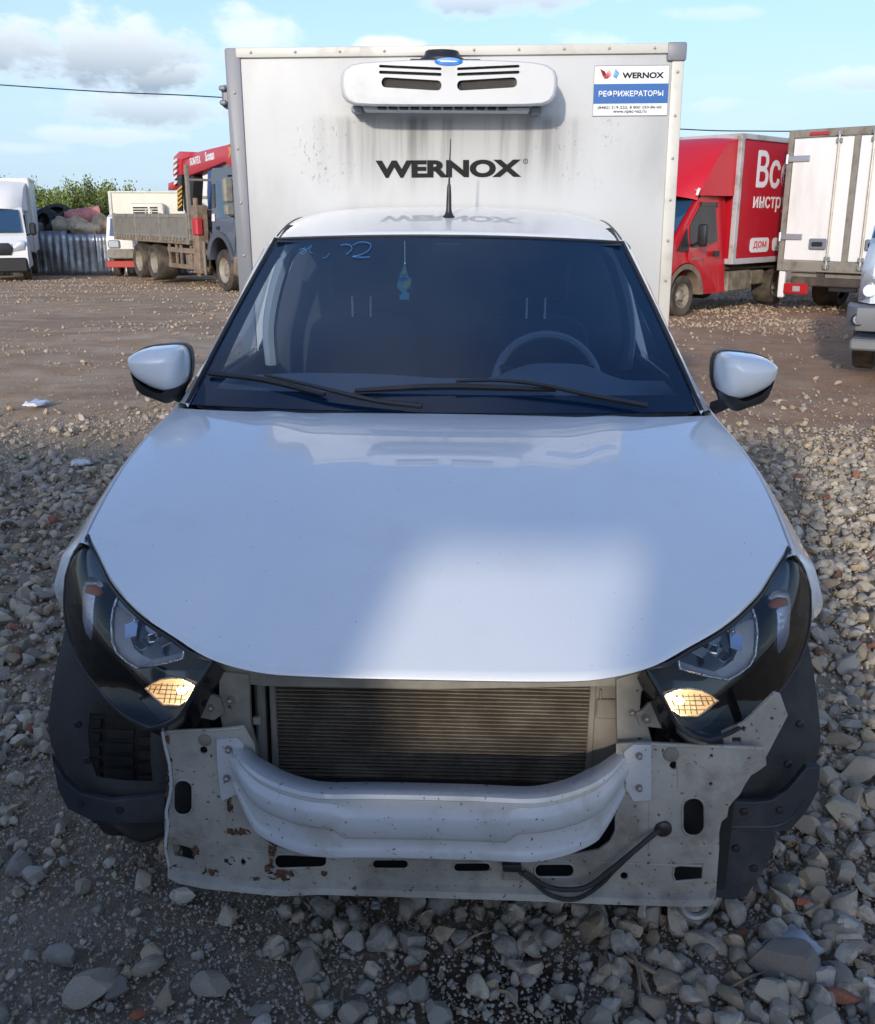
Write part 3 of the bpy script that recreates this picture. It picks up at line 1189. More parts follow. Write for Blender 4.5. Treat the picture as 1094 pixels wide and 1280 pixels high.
# folded lower flange, pressed swage, rusty edge
MB().grid([[Q(x, y, P0 - .004) + Vector((0, d[0], d[1])) for d in ((0.002, .006), (-.012, .0), (-.016, -.012))] for x, y in ((212, 1084), (226, 1091), (260, 1098), (330, 1105), (352, 1107), (400, 1105), (540, 1109), (640, 1112), (760, 1117), (860, 1120), (886, 1119), (893, 1112))]).build('lower_flange', M_PANEL, panel)
MB().tube([Q(x, y, P0 - .0005) for x, y in ((222, 1040), (290, 1058), (340, 1066), (420, 1070), (540, 1073), (700, 1076), (800, 1079), (880, 1082))], .0035, 6).build('pressed_swage', M_PANEL, panel)
for hl_ in (holes[0], holes[9], holes[4], holes[7], holes[5], holes[6], holes[10], holes[14]):
    MB().tube([Q(x, y, P0 - .0035) for x, y in hl_], .0022, 5, closed=True).build('hole_lip', M_PANEL, panel)
for ln in (((283, 1000), (283, 1050)), ((812, 1004), (812, 1060)), ((846, 935), (848, 985)), ((300, 1068), (300, 1100))):
    MB().tube([Q(x, y, P0 - .002) for x, y in ln], .0028, 5).build('pressed_swage', M_PANEL, panel)
MB().tube([Q(x, y, P0 - .001) for x, y in ((204, 915), (222, 914), (275, 912), (300, 910))], .0035, 6).build('folded_edge', M_PANEL, panel)
MB().tube([Q(x, y, P0 - .001) for x, y in ((802, 930), (880, 933), (952, 936))], .0035, 6).build('folded_edge', M_PANEL, panel)
sw = MB()
for k in range(22):
    x = 240 + k * 29
    if abs(x - 640) > 14:
        sw.lathe([(.0035, 0), (.003, -.0012), (.001, -.0014)], Matrix.Translation(Q(x, 1099 + .014 * (x - 240), P0 - .002)) @ Matrix.Rotation(PI / 2, 4, 'Z'), 8)
for k in range(5):
    for x in (820, 935)[:2 if k < 1 else 1]:
        sw.lathe([(.0035, 0), (.003, -.0012), (.001, -.0014)], Matrix.Translation(Q(x - (k * 6 if x > 900 else 0), 948 + k * 22, P0 - .002)) @ Matrix.Rotation(PI / 2, 4, 'Z'), 8)
sw.each('weld_spot', M_PANEL, panel)
rust = MB()
random.seed(3)
for (x, y, rx, ry) in ((209, 930, 3, 14), (213, 960, 2.5, 18), (210, 1000, 2.5, 24), (208, 1050, 2.5, 22), (299, 1038, 12, 4), (341, 1062, 4, 13), (352, 1092, 15, 6), (338, 1085, 6, 6), (268, 1090, 5, 4), (289, 1074, 6, 4), (245, 1062, 4, 5), (320, 1097, 5, 3), (288, 1005, 3, 7), (254, 1086, 4, 6), (405, 1090, 4, 3), (222, 1082, 5, 3)):
    pl = []
    for k in range(18):
        a = 2 * PI * k / 18
        rr_ = random.uniform(.7, 1.15)
        pl.append((x + 1.35 * rx * rr_ * math.cos(a), y + 1.35 * ry * rr_ * math.sin(a)))
    vs_, fs = plate(XZ(pl, P0), [], .0008)
    rust.add([Vector((v.x, P0 - .0038 + v.z, v.y)) for v in vs_], fs)
rust.each('rust_patch', M_RUST, panel)
# white chipped edge at the torn left side
MB().tube(spline([Q(x, y, P0 - .004) for x, y in ((203, 914), (207, 935), (212, 955), (214, 985), (208, 1015), (210, 1030), (207, 1058), (212, 1086))], 3), .003, 5).build('torn_edge', M_BEAM, panel)


def bolt(x, y, Y, r=.011, mb=None):
    mb = mb or MB()
    p = Q(x, y, Y)
    mb.lathe([(r * 1.25, 0), (r * 1.25, -.003), (r, -.003), (r * .95, -.009), (r * .4, -.011)], Matrix.Translation(p) @ Matrix.Rotation(PI / 2, 4, 'Z'), 8)
    return mb


for x, y, r in ((256, 925, .009), (839, 943, .011)):
    MB().lathe([(r * 1.4, .0), (r * 1.3, .003), (r * .9, .005), (r * .2, .0055)], Matrix.Translation(Q(x, y, P0 - .003)) @ Matrix.Rotation(-PI / 2, 4, 'Z'), 16).build('rubber_plug', M_TANK, panel)

# posts, brackets behind
def sheet_part(name, px, hl, Y, th, material, bev=.002):
    return sheet(px, hl, Y, th, bev).build(name, material, van)


sheet_part('radiator_post', [(276, 838), (311, 842), (313, 905), (322, 940), (322, 975), (286, 975), (280, 905), (277, 890)], [circ(288, 882, 3)], .045, .012, M_POST)
sheet_part('radiator_post', [(771, 848), (809, 836), (812, 850), (800, 862), (798, 885), (806, 900), (815, 930), (772, 935)], [circ(799, 922, 3.5), circ(796, 861, 2.5)], .04, .012, M_POST)
sheet_part('upper_crossmember', [(262, 818), (300, 832), (545, 844), (800, 834), (806, 846), (770, 853), (545, 857), (330, 853), (276, 846)], [], .055, .02, M_POST)
sheet_part('lamp_bracket', [(236, 868), (258, 866), (275, 872), (280, 890), (268, 898), (246, 894)], [circ(264, 884, 5)], .035, .006, M_POST)
sheet_part('lamp_bracket', [(796, 891), (803, 888), (818, 872), (836, 880), (842, 900), (826, 908), (800, 905)], [circ(808, 898, 5)], .03, .006, M_POST)
sheet_part('wing_bracket', [(905, 930), (903, 915), (930, 903), (968, 866), (974, 868), (983, 893), (980, 899), (956, 945), (955, 933)], [circ(964, 897, 3.2), rrect(929, 910, 7, 8, 1, rot=.5), rrect(920, 924, 13, 9, 1)], .03, .005, M_PANEL)
bl = MB()
for x, y in ((264, 884), (288, 875)):
    bolt(x, y, .03, .0055, bl)
bolt(808, 898, .02, .0065, bl)
bolt(790, 890, .03, .005, bl)
bl.each('bracket_bolt', M_STEEL, van)

# radiator -----------------------------------------------------------------------------------------------
RY = .085
ra = empty('radiator', (0, 0, 0), 0, None, None)
ra.parent = van
a, b = Q(343, 846, RY), Q(738, 1010, RY)
MB().box(a.x, b.x, RY + .008, RY + .03, b.z, a.z).build('radiator_core', M_CORE, ra)
fins = MB()
NF = 34
for k in range(NF):
    z = b.z + (a.z - b.z) * (k + .5) / NF
    L = 9
    fins.grid([[Vector((a.x + (b.x - a.x) * i / L, RY + dy, z + dz + .0006 * math.sin(i * 1.7 + k * 2.1))) for dy, dz in ((.008, .0015), (.0, .0013), (.0, -.0013), (.008, -.0015))] for i in range(L + 1)])
o = fins.build('cooling_fins', M_FIN, ra, kind='stuff')
t0, t1 = Q(738, 850, RY), Q(768, 1005, RY)
MB().box(t0.x + .004, t1.x, RY - .005, RY + .03, t1.z, t0.z, .006).box(t0.x + .013, t1.x - .008, RY - .016, RY, t0.z - .075, t0.z - .035, .003).box(t0.x + .018, t0.x + .022, RY - .012, RY, t0.z - .035, t0.z - .015, .001)\
    .build('radiator_tank', M_TANK, ra)
t0, t1 = Q(317, 848, RY), Q(341, 1000, RY)
MB().box(t0.x, t1.x - .007, RY - .002, RY + .03, t1.z, t0.z, .006).build('radiator_tank', M_POST, ra)
sf = MB()
for x in (340.5, 742):
    p, q_ = Q(x, 847, RY), Q(x, 1008, RY)
    sf.box(p.x - .006, p.x + .006, RY - .008, RY + .01, q_.z, p.z, .002)
sf.each('core_frame', M_TANK, ra)
c_ = Q(322, 899, .06)
MB().box(c_.x - .008, c_.x + .008, .05, .062, c_.z - .008, c_.z + .008, .002).build('retaining_clip', M_POST, ra)

# bumper beam ---------------------------------------------------------------------------------------------
top_tr = [(547, 992), (600, 993.5), (663, 996), (704, 990), (739, 978), (762, 963), (780, 944), (792, 934)]
pl = []
for x, y in top_tr:
    r = RI @ ray(x, y)
    o_ = RI @ (CAM - VT)
    pl.append(o_ + r * ((.566 - o_.z) / r.z))
half = [Vector((max(p.x, 0), p.y, 0)) for p in pl]
half[0].x = 0
plan = [Vector((-p.x, p.y, 0)) for p in half[::-1][:-1]] + half
plan = spline(plan, 4)
# (forward, height): upper flange, recessed band, raised face, recessed band, lower lip
prof = [(-.035, .560), (-.002, .5585), (.000, .555), (-.003, .552), (-.003, .547), (-.004, .532), (.004, .521), (.0065, .517), (.0065, .484), (.003, .478), (-.006, .472), (-.006, .456), (-.002, .449), (.0, .446), (.001, .438), (-.02, .435)]
rows = []
for i, p in enumerate(plan):
    t = plan[min(i + 1, len(plan) - 1)] - plan[max(i - 1, 0)]
    t.normalize()
    nrm = Vector((t.y, -t.x, 0))
    ax_ = abs(p.x)
    e = min(1, max(0, (.402 - ax_) / .09))
    wide = min(1, max(0, (.165 - ax_) / .025))
    wide = wide * wide * (3 - 2 * wide)
    row = []
    for k, (d, z) in enumerate(prof):
        z2 = z
        if k in (8, 9, 10):
            z2 = z + .020 * (1 - wide)
        if k in (5, 6, 7):
            z2 = z + .010 * (1 - wide)
        zz = .560 - (.560 - z2) * (.46 + .54 * e)
        row.append(p + nrm * (d * (.3 + .7 * e)) + Vector((0, -.004 * (1 - e), zz)))
    rows.append(row)
bm0 = MB().grid(rows, flip=True)
for r_ in (rows[0], rows[-1]):
    bm0.add(r_, [tuple(range(len(r_)))])
beam = bm0.build('bumper_beam', M_BEAM, van, smooth=42)
solid(beam, .003, 1)
for px_ in ([(272, 925), (297, 923), (304, 930), (302, 988), (278, 1000), (273, 960)], [(781, 940), (792, 931), (813, 931), (813, 998), (792, 1000), (783, 985)]):
    sheet(px_, [], P0 - .006, .004, .0015).build('beam_foot', M_BEAM, beam)
bb = MB()
for x, y in ((286, 936), (284, 972), (799, 944), (799, 984)):
    bolt(x, y, P0 - .010, .0055, bb)
bb.each('beam_bolt', M_STEEL, beam)
hd = MB()
for x, y, Y in ((443, 1027, -.136), (627, 1033, -.136), (443, 1041, -.136), (611, 1027, -.136)):
    p = Q(x, y, -.1425)
    hd.lathe([(.0045, 0), (.0045, -.002), (.001, -.002)], Matrix.Translation(p) @ Matrix.Rotation(PI / 2, 4, 'Z'), 8)
hd.each('drilled_hole', M_DARK, beam)

# loose cable, towing eye ---------------------------------------------------------------------------------
cb = MB().tube(spline([Q(x, y, Y) for x, y, Y in ((829, 1035, .0), (815, 1045, -.02), (790, 1066, -.03), (765, 1086, -.03), (735, 1108, -.03), (705, 1112, -.03), (680, 1106, -.025), (655, 1090, -.015))], 6), .005, 7)
cb.tube(spline([Q(x, y, Y) for x, y, Y in ((790, 1067, -.028), (768, 1088, -.026), (748, 1108, -.024), (720, 1124, -.025), (690, 1120, -.025), (664, 1100, -.02), (650, 1090, -.012))], 6), .0045, 7)
cable = cb.build('loose_cable', M_LINER, van)
c0 = Q(640, 1082, -.01)
MB().box(c0.x - .018, c0.x + .018, -.022, -.004, c0.z - .008, c0.z + .008, .003).build('cable_plug', M_BLACK, cable)
MB().box(c0.x - .016, c0.x + .018, -.012, -.004, c0.z - .034, c0.z - .012, .002).build('plug_bracket', M_POST, cable)
g0 = Q(829, 1035, P0 - .003)
MB().lathe([(.017, 0), (.016, -.006), (.009, -.01), (.006, -.01)], Matrix.Translation(g0) @ Matrix.Rotation(PI / 2, 4, 'Z'), 14).build('cable_grommet', M_BLACK, cable)
MB().tube(spline([Q(x, y, .05) for x, y in ((852, 1112), (850, 1128), (857, 1142), (872, 1146), (886, 1138), (887, 1122), (880, 1112))], 6), .0085, 8).build('towing_eye', mat('grey forged steel', (.3, .3, .29), .5, metal=.5, var=.2), van)

# wheel arch liners ------------------------------------------------------------------------------------------
WX, WYc, WZ = .705, .565, .285


def liner(xs, window=None, R=.445):
    mb = MB()
    rows = []
    zs = [.262, .275, .29, .31, .35, .39, .43, .47, .51, .55, .58, .61, .64, .67]
    for z in zs:
        Y = WYc - math.sqrt(max(R * R - (z - WZ) ** 2, .01))
        sc = (.82 - max(0, .45 - z) * .50) / .82
        rows.append([Vector((math.copysign(.48 + (abs(x) - .48) * ((.82 * sc - .48) / .34), x), Y + .05 * max(0, (abs(x) - .62) / .2) ** 2, z + .012 * math.sin(x * 31) * (z < .3))) for x in xs])
    nx = len(xs)
    fs = []
    for i in range(len(zs) - 1):
        for j in range(nx - 1):
            if window and window(xs[j], xs[j + 1], zs[i], zs[i + 1]):
                continue
            fs.append((i * nx + j, i * nx + j + 1, (i + 1) * nx + j + 1, (i + 1) * nx + j))
    # outer lip turned back
    mb.add([p for r in rows for p in r], fs)
    return mb


XL = [.48, .52, .56, .585, .62, .655, .69, .72, .745, .77, .79, .808, .82]
lw = liner(XL)
o = lw.build('wheel_arch_liner', M_LINER, van, smooth=60)
solid(o, .004)
XLm = [-x for x in XL]
lw = liner(XLm, lambda a, b, c, d: -.72 <= min(a, b) and max(a, b) <= -.58 and .38 < c and d <= .52)
o = lw.build('wheel_arch_liner', M_LINER, van, smooth=60)
solid(o, .004)
# splash guards at the bottom of each arch
sheet_part('splash_guard', [(899, 1032), (905, 1012), (914, 1000), (940, 1002), (964, 999), (985, 985), (1008, 958), (1022, 958), (1020, 985), (1005, 1012), (985, 1034), (964, 1036), (930, 1034)], [], .10, .01, M_SHIELD, .003)
sheet_part('splash_guard', [(896, 1037), (930, 1036), (966, 1037), (968, 1054), (956, 1082), (945, 1097), (932, 1118), (915, 1122), (893, 1119)], [], .115, .006, M_SHIELD, .002)
sheet_part('splash_guard', [(70, 955), (80, 972), (100, 990), (140, 1000), (206, 994), (206, 1024), (150, 1026), (112, 1020), (88, 1008), (76, 985)], [], .10, .01, M_SHIELD, .003)
fx_ = MB()
for x, y, Y_ in ((1000, 905, .155), (985, 955, .13), (930, 1014, .093), (975, 1012, .093), (920, 1060, .11), (942, 1085, .11), (98, 905, .155), (150, 1012, .093), (100, 1004, .093), (110, 950, .13)):
    fx_.lathe([(.009, 0), (.008, -.004), (.003, -.005)], Matrix.Translation(Q(x, y, Y_)) @ Matrix.Rotation(PI / 2, 4, 'Z'), 10)
fx_.each('liner_clip', M_BLACK, van)
rb = MB().tube(spline([Q(x, y, .093) for x, y in ((902, 1034), (935, 1033), (965, 1033), (988, 1024), (1008, 1000))], 4), .004, 6)
rb.build('guard_rib', M_SHIELD, van)

# wheels -----------------------------------------------------------------------------------------------------
TY = MB()
TY.lathe([(.18, -.085), (.215, -.092), (.255, -.095), (.275, -.088), (.287, -.07), (.289, 0), (.287, .07), (.275, .088), (.255, .095), (.215, .092), (.18, .085)], None, 48, False)
for k in range(60):
    a = 2 * PI * k / 60
    for x0, x1, ph in ((-.08, -.045, 0), (-.035, .03, .5), (.042, .08, .2)):
        M = Matrix.Rotation(a + ph * 2 * PI / 60, 4, 'X')
        TY.box(x0, x1, -.011, .011, .284, .2945, .002, M)
tyre_me = TY.mesh('tyre', 40)
rim_me = MB().lathe([(.02, .055), (.06, .05), (.13, .03), (.165, .05), (.18, .08), (.185, .088), (.18, .07), (.17, -.06), (.185, -.085), (.1, -.06)], None, 32).mesh('rim', 40)
for x, y in ((WX, WYc), (-WX, WYc), (WX, 3.17), (-WX, 3.17)):
    wh = empty('wheel', (x, y, WZ + .01), 0, None, None)
    wh.parent = van
    if x < 0:
        wh.rotation_euler = (0, 0, PI)
    put('tyre', tyre_me, M_RUBBER, wh)
    put('rim', rim_me, M_RIM, wh)

# cab interior -----------------------------------------------------------------------------------------------
rows = []
for i in range(33):
    u = -1 + i / 16
    x = .73 * u
    hump = .055 * math.exp(-((x - .37) / .17) ** 4) + .012 * math.exp(-((x + .36) / .25) ** 4)
    rows.append([Vector((x, 1.08 + .1 * u * u, .955)), Vector((x, 1.25, .975 + .2 * hump)), Vector((x, 1.42, .992 + .7 * hump)), Vector((x, 1.55, 1.0 + hump)), Vector((x, 1.585, .99 + hump)), Vector((x, 1.60, .95)), Vector((x, 1.62, .7)), Vector((x, 1.62, .4))])
MB().grid(rows).build('dashboard', M_INT, van, smooth=60)
stw = empty('steering_wheel', (0, 0, 0), 0, None, None)
stw.parent = van
SM = Matrix.Translation((.36, 1.76, .945)) @ Matrix.Rotation(rad(-24), 4, 'X')
MB().tube([SM @ Vector((.185 * math.cos(2 * PI * k / 40), 0, .185 * math.sin(2 * PI * k / 40))) for k in range(40)], .0155, 8, closed=True).build('wheel_rim', M_INT, stw)
hub = MB().box(-.07, .07, -.03, .02, -.06, .05, .02, SM, 2)
for a in (20, 160, 270):
    c, s_ = math.cos(rad(a)), math.sin(rad(a))
    hub.tube([SM @ Vector((.05 * c, 0, .05 * s_)), SM @ Vector((.18 * c, 0, .18 * s_))], .016, 6)
hub.build('wheel_hub', M_INTD, stw)
for sx in (-1, 1):
    st = empty('seat', (0, 0, 0), 0, None, None)
    st.parent = van
    cx = .335 * sx
    MB().prism([(cx - .22, .55), (cx + .22, .55), (cx + .235, .9), (cx + .20, 1.12), (cx + .12, 1.155), (cx - .12, 1.155), (cx - .20, 1.12), (cx - .235, .9)], 2.06, 2.19, None, .035).box(cx - .24, cx + .24, 1.65, 2.12, .5, .62, .05).build('seat_back', M_SEAT, st, smooth=60)
    MB().box(cx - .13, cx + .13, 2.09, 2.19, 1.20, 1.37, .04, None, 3).build('headrest', M_SEAT, st, smooth=60)
    pb = MB()
    for dx in (-.035, .035):
        pb.tube([(cx + dx, 2.075, 1.145), (cx + dx, 2.075, 1.225)], .0042, 6)
    pb.each('headrest_post', M_CHROME, st)
    pm = MB().tube(spline([(sx * .70, 2.12, .95), (sx * .70, 2.1, 1.1), (sx * .665, 2.08, 1.25), (sx * .61, 2.05, 1.38), (sx * .55, 2.0, 1.435)], 5), .028, 8)
    pm.tube([(sx * .66, 2.1, 1.33), (sx * .70, 2.16, 1.05)], .012, 6)
    pm.build('pillar_trim', M_INT, van)
    # inner face of the windscreen pillar, door card and side glass frame
    pa = MB().tube([(sx * .735, 1.2, .97), (sx * .66, 1.6, 1.27), (sx * .60, 1.83, 1.415)], .022, 6)
    pa.build('pillar_trim', M_INT, van)
    dc = MB().box(min(sx * .76, sx * .79), max(sx * .76, sx * .79), 1.2, 2.35, .35, .985, .01)
    dc.build('door_card', M_INTD, van)
    sg_ = MB().grid([[Vector((sx * .785, 1.28, .99)), Vector((sx * .64, 1.85, 1.43))], [Vector((sx * .785, 2.1, .99)), Vector((sx * .635, 2.1, 1.47))]])
    sg_.build('side_window', glass('side glass', (.8, .88, .92), 0, 1.45), van)
MB().grid([[Vector((x, Y, z)) for (Y, z) in ((1.77, 1.432), (2.0, 1.485), (2.34, 1.50))] for x in (-.6, -.3, 0, .3, .6)]).build('headlining', M_INTD, van)

# cargo box --------------------------------------------------------------------------------------------------
BY = 2.40
BR = Matrix.Translation((.018, BY, 1.5)) @ Matrix.Rotation(rad(-.85), 4, 'Y') @ Matrix.Translation((0, -BY, -1.5))
M_BOX = mat('white box panel', (.62, .62, .61), .42, coat=.15)
t = M_BOX.node_tree
bs = t.nodes['Principled BSDF']
N = t.nodes.new


def mth(op, a, b=None, clamp=False):
    n = N('ShaderNodeMath')
    n.operation = op
    n.use_clamp = clamp
    for i, v in enumerate((a, b)):
        if v is None:
            continue
        if isinstance(v, (int, float)):
            n.inputs[i].default_value = v
        else:
            t.links.new(v, n.inputs[i])
    return n.outputs[0]


def rmp(v, a, b, c=0., d=1.):
    n = N('ShaderNodeMapRange')
    n.interpolation_type = 'SMOOTHSTEP'
    for k, q in zip(('From Min', 'From Max', 'To Min', 'To Max'), (a, b, c, d)):
        n.inputs[k].default_value = q
    t.links.new(v, n.inputs['Value'])
    return n.outputs[0]


def nse(scale, st, det=6, rgh=.6):
    m_ = N('ShaderNodeMapping')
    m_.inputs['Scale'].default_value = st
    t.links.new(co.outputs['Object'], m_.inputs[0])
    n = N('ShaderNodeTexNoise')
    n.inputs['Scale'].default_value = scale
    n.inputs['Detail'].default_value = det
    n.inputs['Roughness'].default_value = rgh
    t.links.new(m_.outputs[0], n.inputs['Vector'])
    return n.outputs[0]


co = N('ShaderNodeTexCoord')
sp = N('ShaderNodeSeparateXYZ')
t.links.new(co.outputs['Object'], sp.inputs[0])
ax = mth('ABSOLUTE', sp.outputs[0])
zone = mth('MULTIPLY', rmp(ax, .62, .36), mth('MULTIPLY', rmp(sp.outputs[2], 1.93, 1.88), rmp(sp.outputs[2], 1.52, 1.86)))
edge = rmp(mth('ABSOLUTE', mth('SUBTRACT', ax, .41)), .10, .0)
run = rmp(nse(9, (1, 1, .06), 4), .42, .68)
spk = rmp(nse(70, (1, 1, .45), 3, .8), .55, .66)
spot = mth('MULTIPLY', mth('MULTIPLY', spk, rmp(nse(7, (1, 1, 1), 3), .42, .6)), mth('MULTIPLY', rmp(ax, .2, .33), mth('MULTIPLY', rmp(ax, .72, .55), mth('MULTIPLY', rmp(sp.outputs[2], 1.98, 1.88), rmp(sp.outputs[2], 1.56, 1.75)))))
soot = mth('MULTIPLY', zone, mth('ADD', mth('MULTIPLY', run, .75), .38))
fade = mth('MULTIPLY', rmp(nse(2.2, (1, 1, .5), 6), .45, .75), .3)
tot = mth('MAXIMUM', mth('MAXIMUM', mth('MULTIPLY', soot, .85), mth('MULTIPLY', spot, .95)), fade)
mx = N('ShaderNodeMix')
mx.data_type = 'RGBA'
t.links.new(tot, mx.inputs[0])
mx.inputs[6].default_value = (.50, .512, .515, 1)
mx.inputs[7].default_value = (.115, .11, .105, 1)
t.links.new(mx.outputs[2], bs.inputs['Base Color'])

bx = empty('cargo_box', (0, 0, 0), 0, None, None)
bx.parent = van
MB().box(-.845, .845, BY, 4.4, .80, 2.135, 0, BR).build('box_panel', M_BOX, bx)
MB().add([(-.842, BY - .006, .8), (-.842, BY - .006, 2.125), (-.80, BY - .012, 2.125), (-.80, BY - .012, .8), (-.842, BY - .006, .8)], [], BR)
lt = MB().prism([(-.905, .80), (-.905, 2.16), (-.9, 2.165), (-.845, 2.165), (-.845, .80)], BY - .008, BY + .05, BR, .006)
lt.build('corner_trim', M_ALUD, bx)
MB().prism([(.845, .80), (.845, 2.10), (.893, 2.10), (.893, .80)], BY - .012, BY + .05, BR, .006).build('corner_trim', M_ALU, bx)
MB().prism([(-.86, 2.128), (-.86, 2.165), (.83, 2.165), (.83, 2.128)], BY - .014, BY + .05, BR, .004).build('top_trim', M_ALU, bx)
MB().prism([(.825, 2.10), (.825, 2.168), (.90, 2.168), (.90, 2.10)], BY - .018, BY + .06, BR, .008).build('corner_cap', M_ALUD, bx)
rv = MB()
for k in range(10):
    rv.lathe([(.006, 0), (.005, -.004), (.001, -.005)], BR @ Matrix.Translation((-.8 + k * .175, BY - .014, 2.147)) @ Matrix.Rotation(PI / 2, 4, 'Z'), 8)
for k in range(8):
    rv.lathe([(.006, 0), (.005, -.004), (.001, -.005)], BR @ Matrix.Translation((.869, BY - .012, 2.06 - k * .16)) @ Matrix.Rotation(PI / 2, 4, 'Z'), 8)
    rv.lathe([(.006, 0), (.005, -.004), (.001, -.005)], BR @ Matrix.Translation((-.875, BY - .008, 2.0 - k * .21)) @ Matrix.Rotation(PI / 2, 4, 'Z'), 8)
rv.each('rivet', M_STEEL, bx)
MB().box(-.86, .86, BY + .05, 4.4, 2.135, 2.15, 0, BR).build('box_roof', M_ALU, bx)
# bracket lamp on the left flank of the box
sl = MB().box(-.955, -.905, BY + .10, BY + .16, 1.955, 2.045, .01, BR).box(-.96, -.93, BY + .08, BY + .18, 1.965, 1.985, .006, BR).box(-.96, -.93, BY + .08, BY + .18, 2.02, 2.04, .006, BR)
sl.build('side_bracket', M_ALUD, bx)


def onbox(x, y, off=0.):
    return BR.inverted() @ Q(x, y, BY - off)


def put_letters(txt, px0, py0, px1, py1, name, material, parent, bold=0., off=.002, slope=0.):
    """letters on the face of the box between two corners seen in the photograph"""
    a_ = onbox(px0, py1, off)
    b_ = onbox(px1, py0, off)
    vs_, fs = lettering(txt, b_.x - a_.x, b_.z - a_.z, bold, .0012)
    return MB().add([Vector((a_.x + v.x, BY - off - v.z, a_.z + v.y)) for v in vs_], fs, BR).build(name, material, parent, 0)


put_letters('WERNOX', 470, 199, 652, 222.5, 'brand_letters', M_INK, bx, .05)
mb = MB()
c_ = onbox(657, 201.5)
mb.tube([BR @ Vector((c_.x + .009 * math.cos(a), BY - .002, c_.z + .009 * math.sin(a))) for a in [2 * PI * k / 16 for k in range(16)]], .0012, 5, closed=True)
vs_, fs = lettering('R', .006, .008, .0, .001)
mb.add([Vector((c_.x - .003 + v.x, BY - .002 - v.z, c_.z - .004 + v.y)) for v in vs_], fs, BR)
mb.build('registered_mark', M_INK, bx, 0)

# sticker
a_, b_ = onbox(741, 145), onbox(837, 81.5)
SX0, SZ0, SW, SH = a_.x, a_.z, b_.x - a_.x, b_.z - a_.z
st = empty('dealer_sticker', (0, 0, 0), 0, None, None)
st.parent = bx


def spt(u, v, off):
    return BR @ Vector((SX0 + SW * u, BY - off, SZ0 + SH * v))


def srect(u0, u1, v0, v1, off, name, material):
    MB().add([spt(u0, v0, off), spt(u1, v0, off), spt(u1, v1, off), spt(u0, v1, off), spt(u0, v0, off - .001), spt(u1, v0, off - .001), spt(u1, v1, off - .001), spt(u0, v1, off - .001)],
             [(0, 1, 2, 3), (0, 4, 5, 1), (1, 5, 6, 2), (2, 6, 7, 3), (3, 7, 4, 0)]).build(name, material, st, 0)


srect(0, 1, 0, 1, .0035, 'sticker_sheet', M_PWHITE)
ol = MB().tube([spt(u, v, .0035) for u, v in ((0, 0), (1, 0), (1, 1), (0, 1))], .0016, 4, closed=True)
ol.build('sticker_edge', mat('grey print', (.3, .3, .32), .6), st)
srect(0, 1, .245, .64, .0042, 'blue_band', M_BLUE)


def stext(txt, u0, u1, v0, v1, material, bold, off=.0050):
    vs_, fs = lettering(txt, SW * (u1 - u0), SH * (v1 - v0), bold, .0008)
    MB().add([Vector((SX0 + SW * u0 + v.x, BY - off - v.z, SZ0 + SH * v0 + v.y)) for v in vs_], fs, BR).build('sticker_letters', material, st, 0)


stext('WERNOX', .375, .93, .745, .865, M_INK, .035)
stext('РЕФРИЖЕРАТОРЫ', .07, .93, .385, .505, M_PWHITE, -.05)
stext('(8482) 319-222, 8 800 250-86-60', .06, .92, .125, .195, M_INK, .006)
stext('www.npec-vaz.ru', .27, .72, .035, .105, M_INK, .006)
lg = MB()
lgb = MB()
for k in range(5):
    x0 = .075 + .012 * k
    lg.add([spt(x0 + a, b, .0052) for a, b in ((0, .93 - .01 * k), (.012, .94 - .01 * k), (.055 + .0, .80), (.045, .77))], [(0, 1, 2, 3)])
for k in range(5):
    x0 = .195 + .010 * k
    lg.add([spt(x0 + a, b, .0054) for a, b in ((0, .92 - .022 * k), (.010, .93 - .022 * k), (-.058, .74 - .0 * k), (-.068, .76))], [(0, 1, 2, 3)])
for k in range(4):
    x0 = .30 + .012 * k
    lgb.add([spt(x0 + a, b, .0056) for a, b in ((-.02, .93 - .03 * k), (-.005, .94 - .03 * k), (.012 - .05, .80 - .02 * k), (-.055, .77))], [(0, 1, 2, 3)])
    lgb.add([spt(x0 + a, b, .0057) for a, b in ((-.03 + .01, .93 - .02 * k), (-.01, .93 - .02 * k), (.0, .86 - .01 * k), (-.012, .86 - .01 * k))], [(0, 1, 2, 3)])
lg.build('sticker_logo', M_PRED, st, 0)
lgb.build('sticker_logo', M_PSKY, st, 0)

# refrigeration unit -------------------------------------------------------------------------------------------
un = empty('refrigeration_unit', (0, 0, 0), 0, None, None)
un.parent = bx
UY = 2.17
upx = [(425, 95), (428, 87), (436, 80.5), (450, 77.5), (475, 75.5), (510, 74), (560, 73.5), (612, 74), (648, 75.5), (672, 77.5), (686, 80.5), (695, 87), (698, 95), (698, 108), (696, 119), (691, 126), (682, 130), (660, 131.5), (620, 132), (560, 132), (500, 132), (462, 131.5), (440, 130), (432, 126), (427, 119), (425, 108)]
U2 = XZ(upx, UY)
ucx = sum(p[0] for p in U2) / len(U2)
ucz = sum(p[1] for p in U2) / len(U2)


def uo(sx, sz, Y, dz=0.):
    return [Vector((ucx + (p[0] - ucx) * sx, Y, ucz + (p[1] - ucz) * sz + dz)) for p in U2]


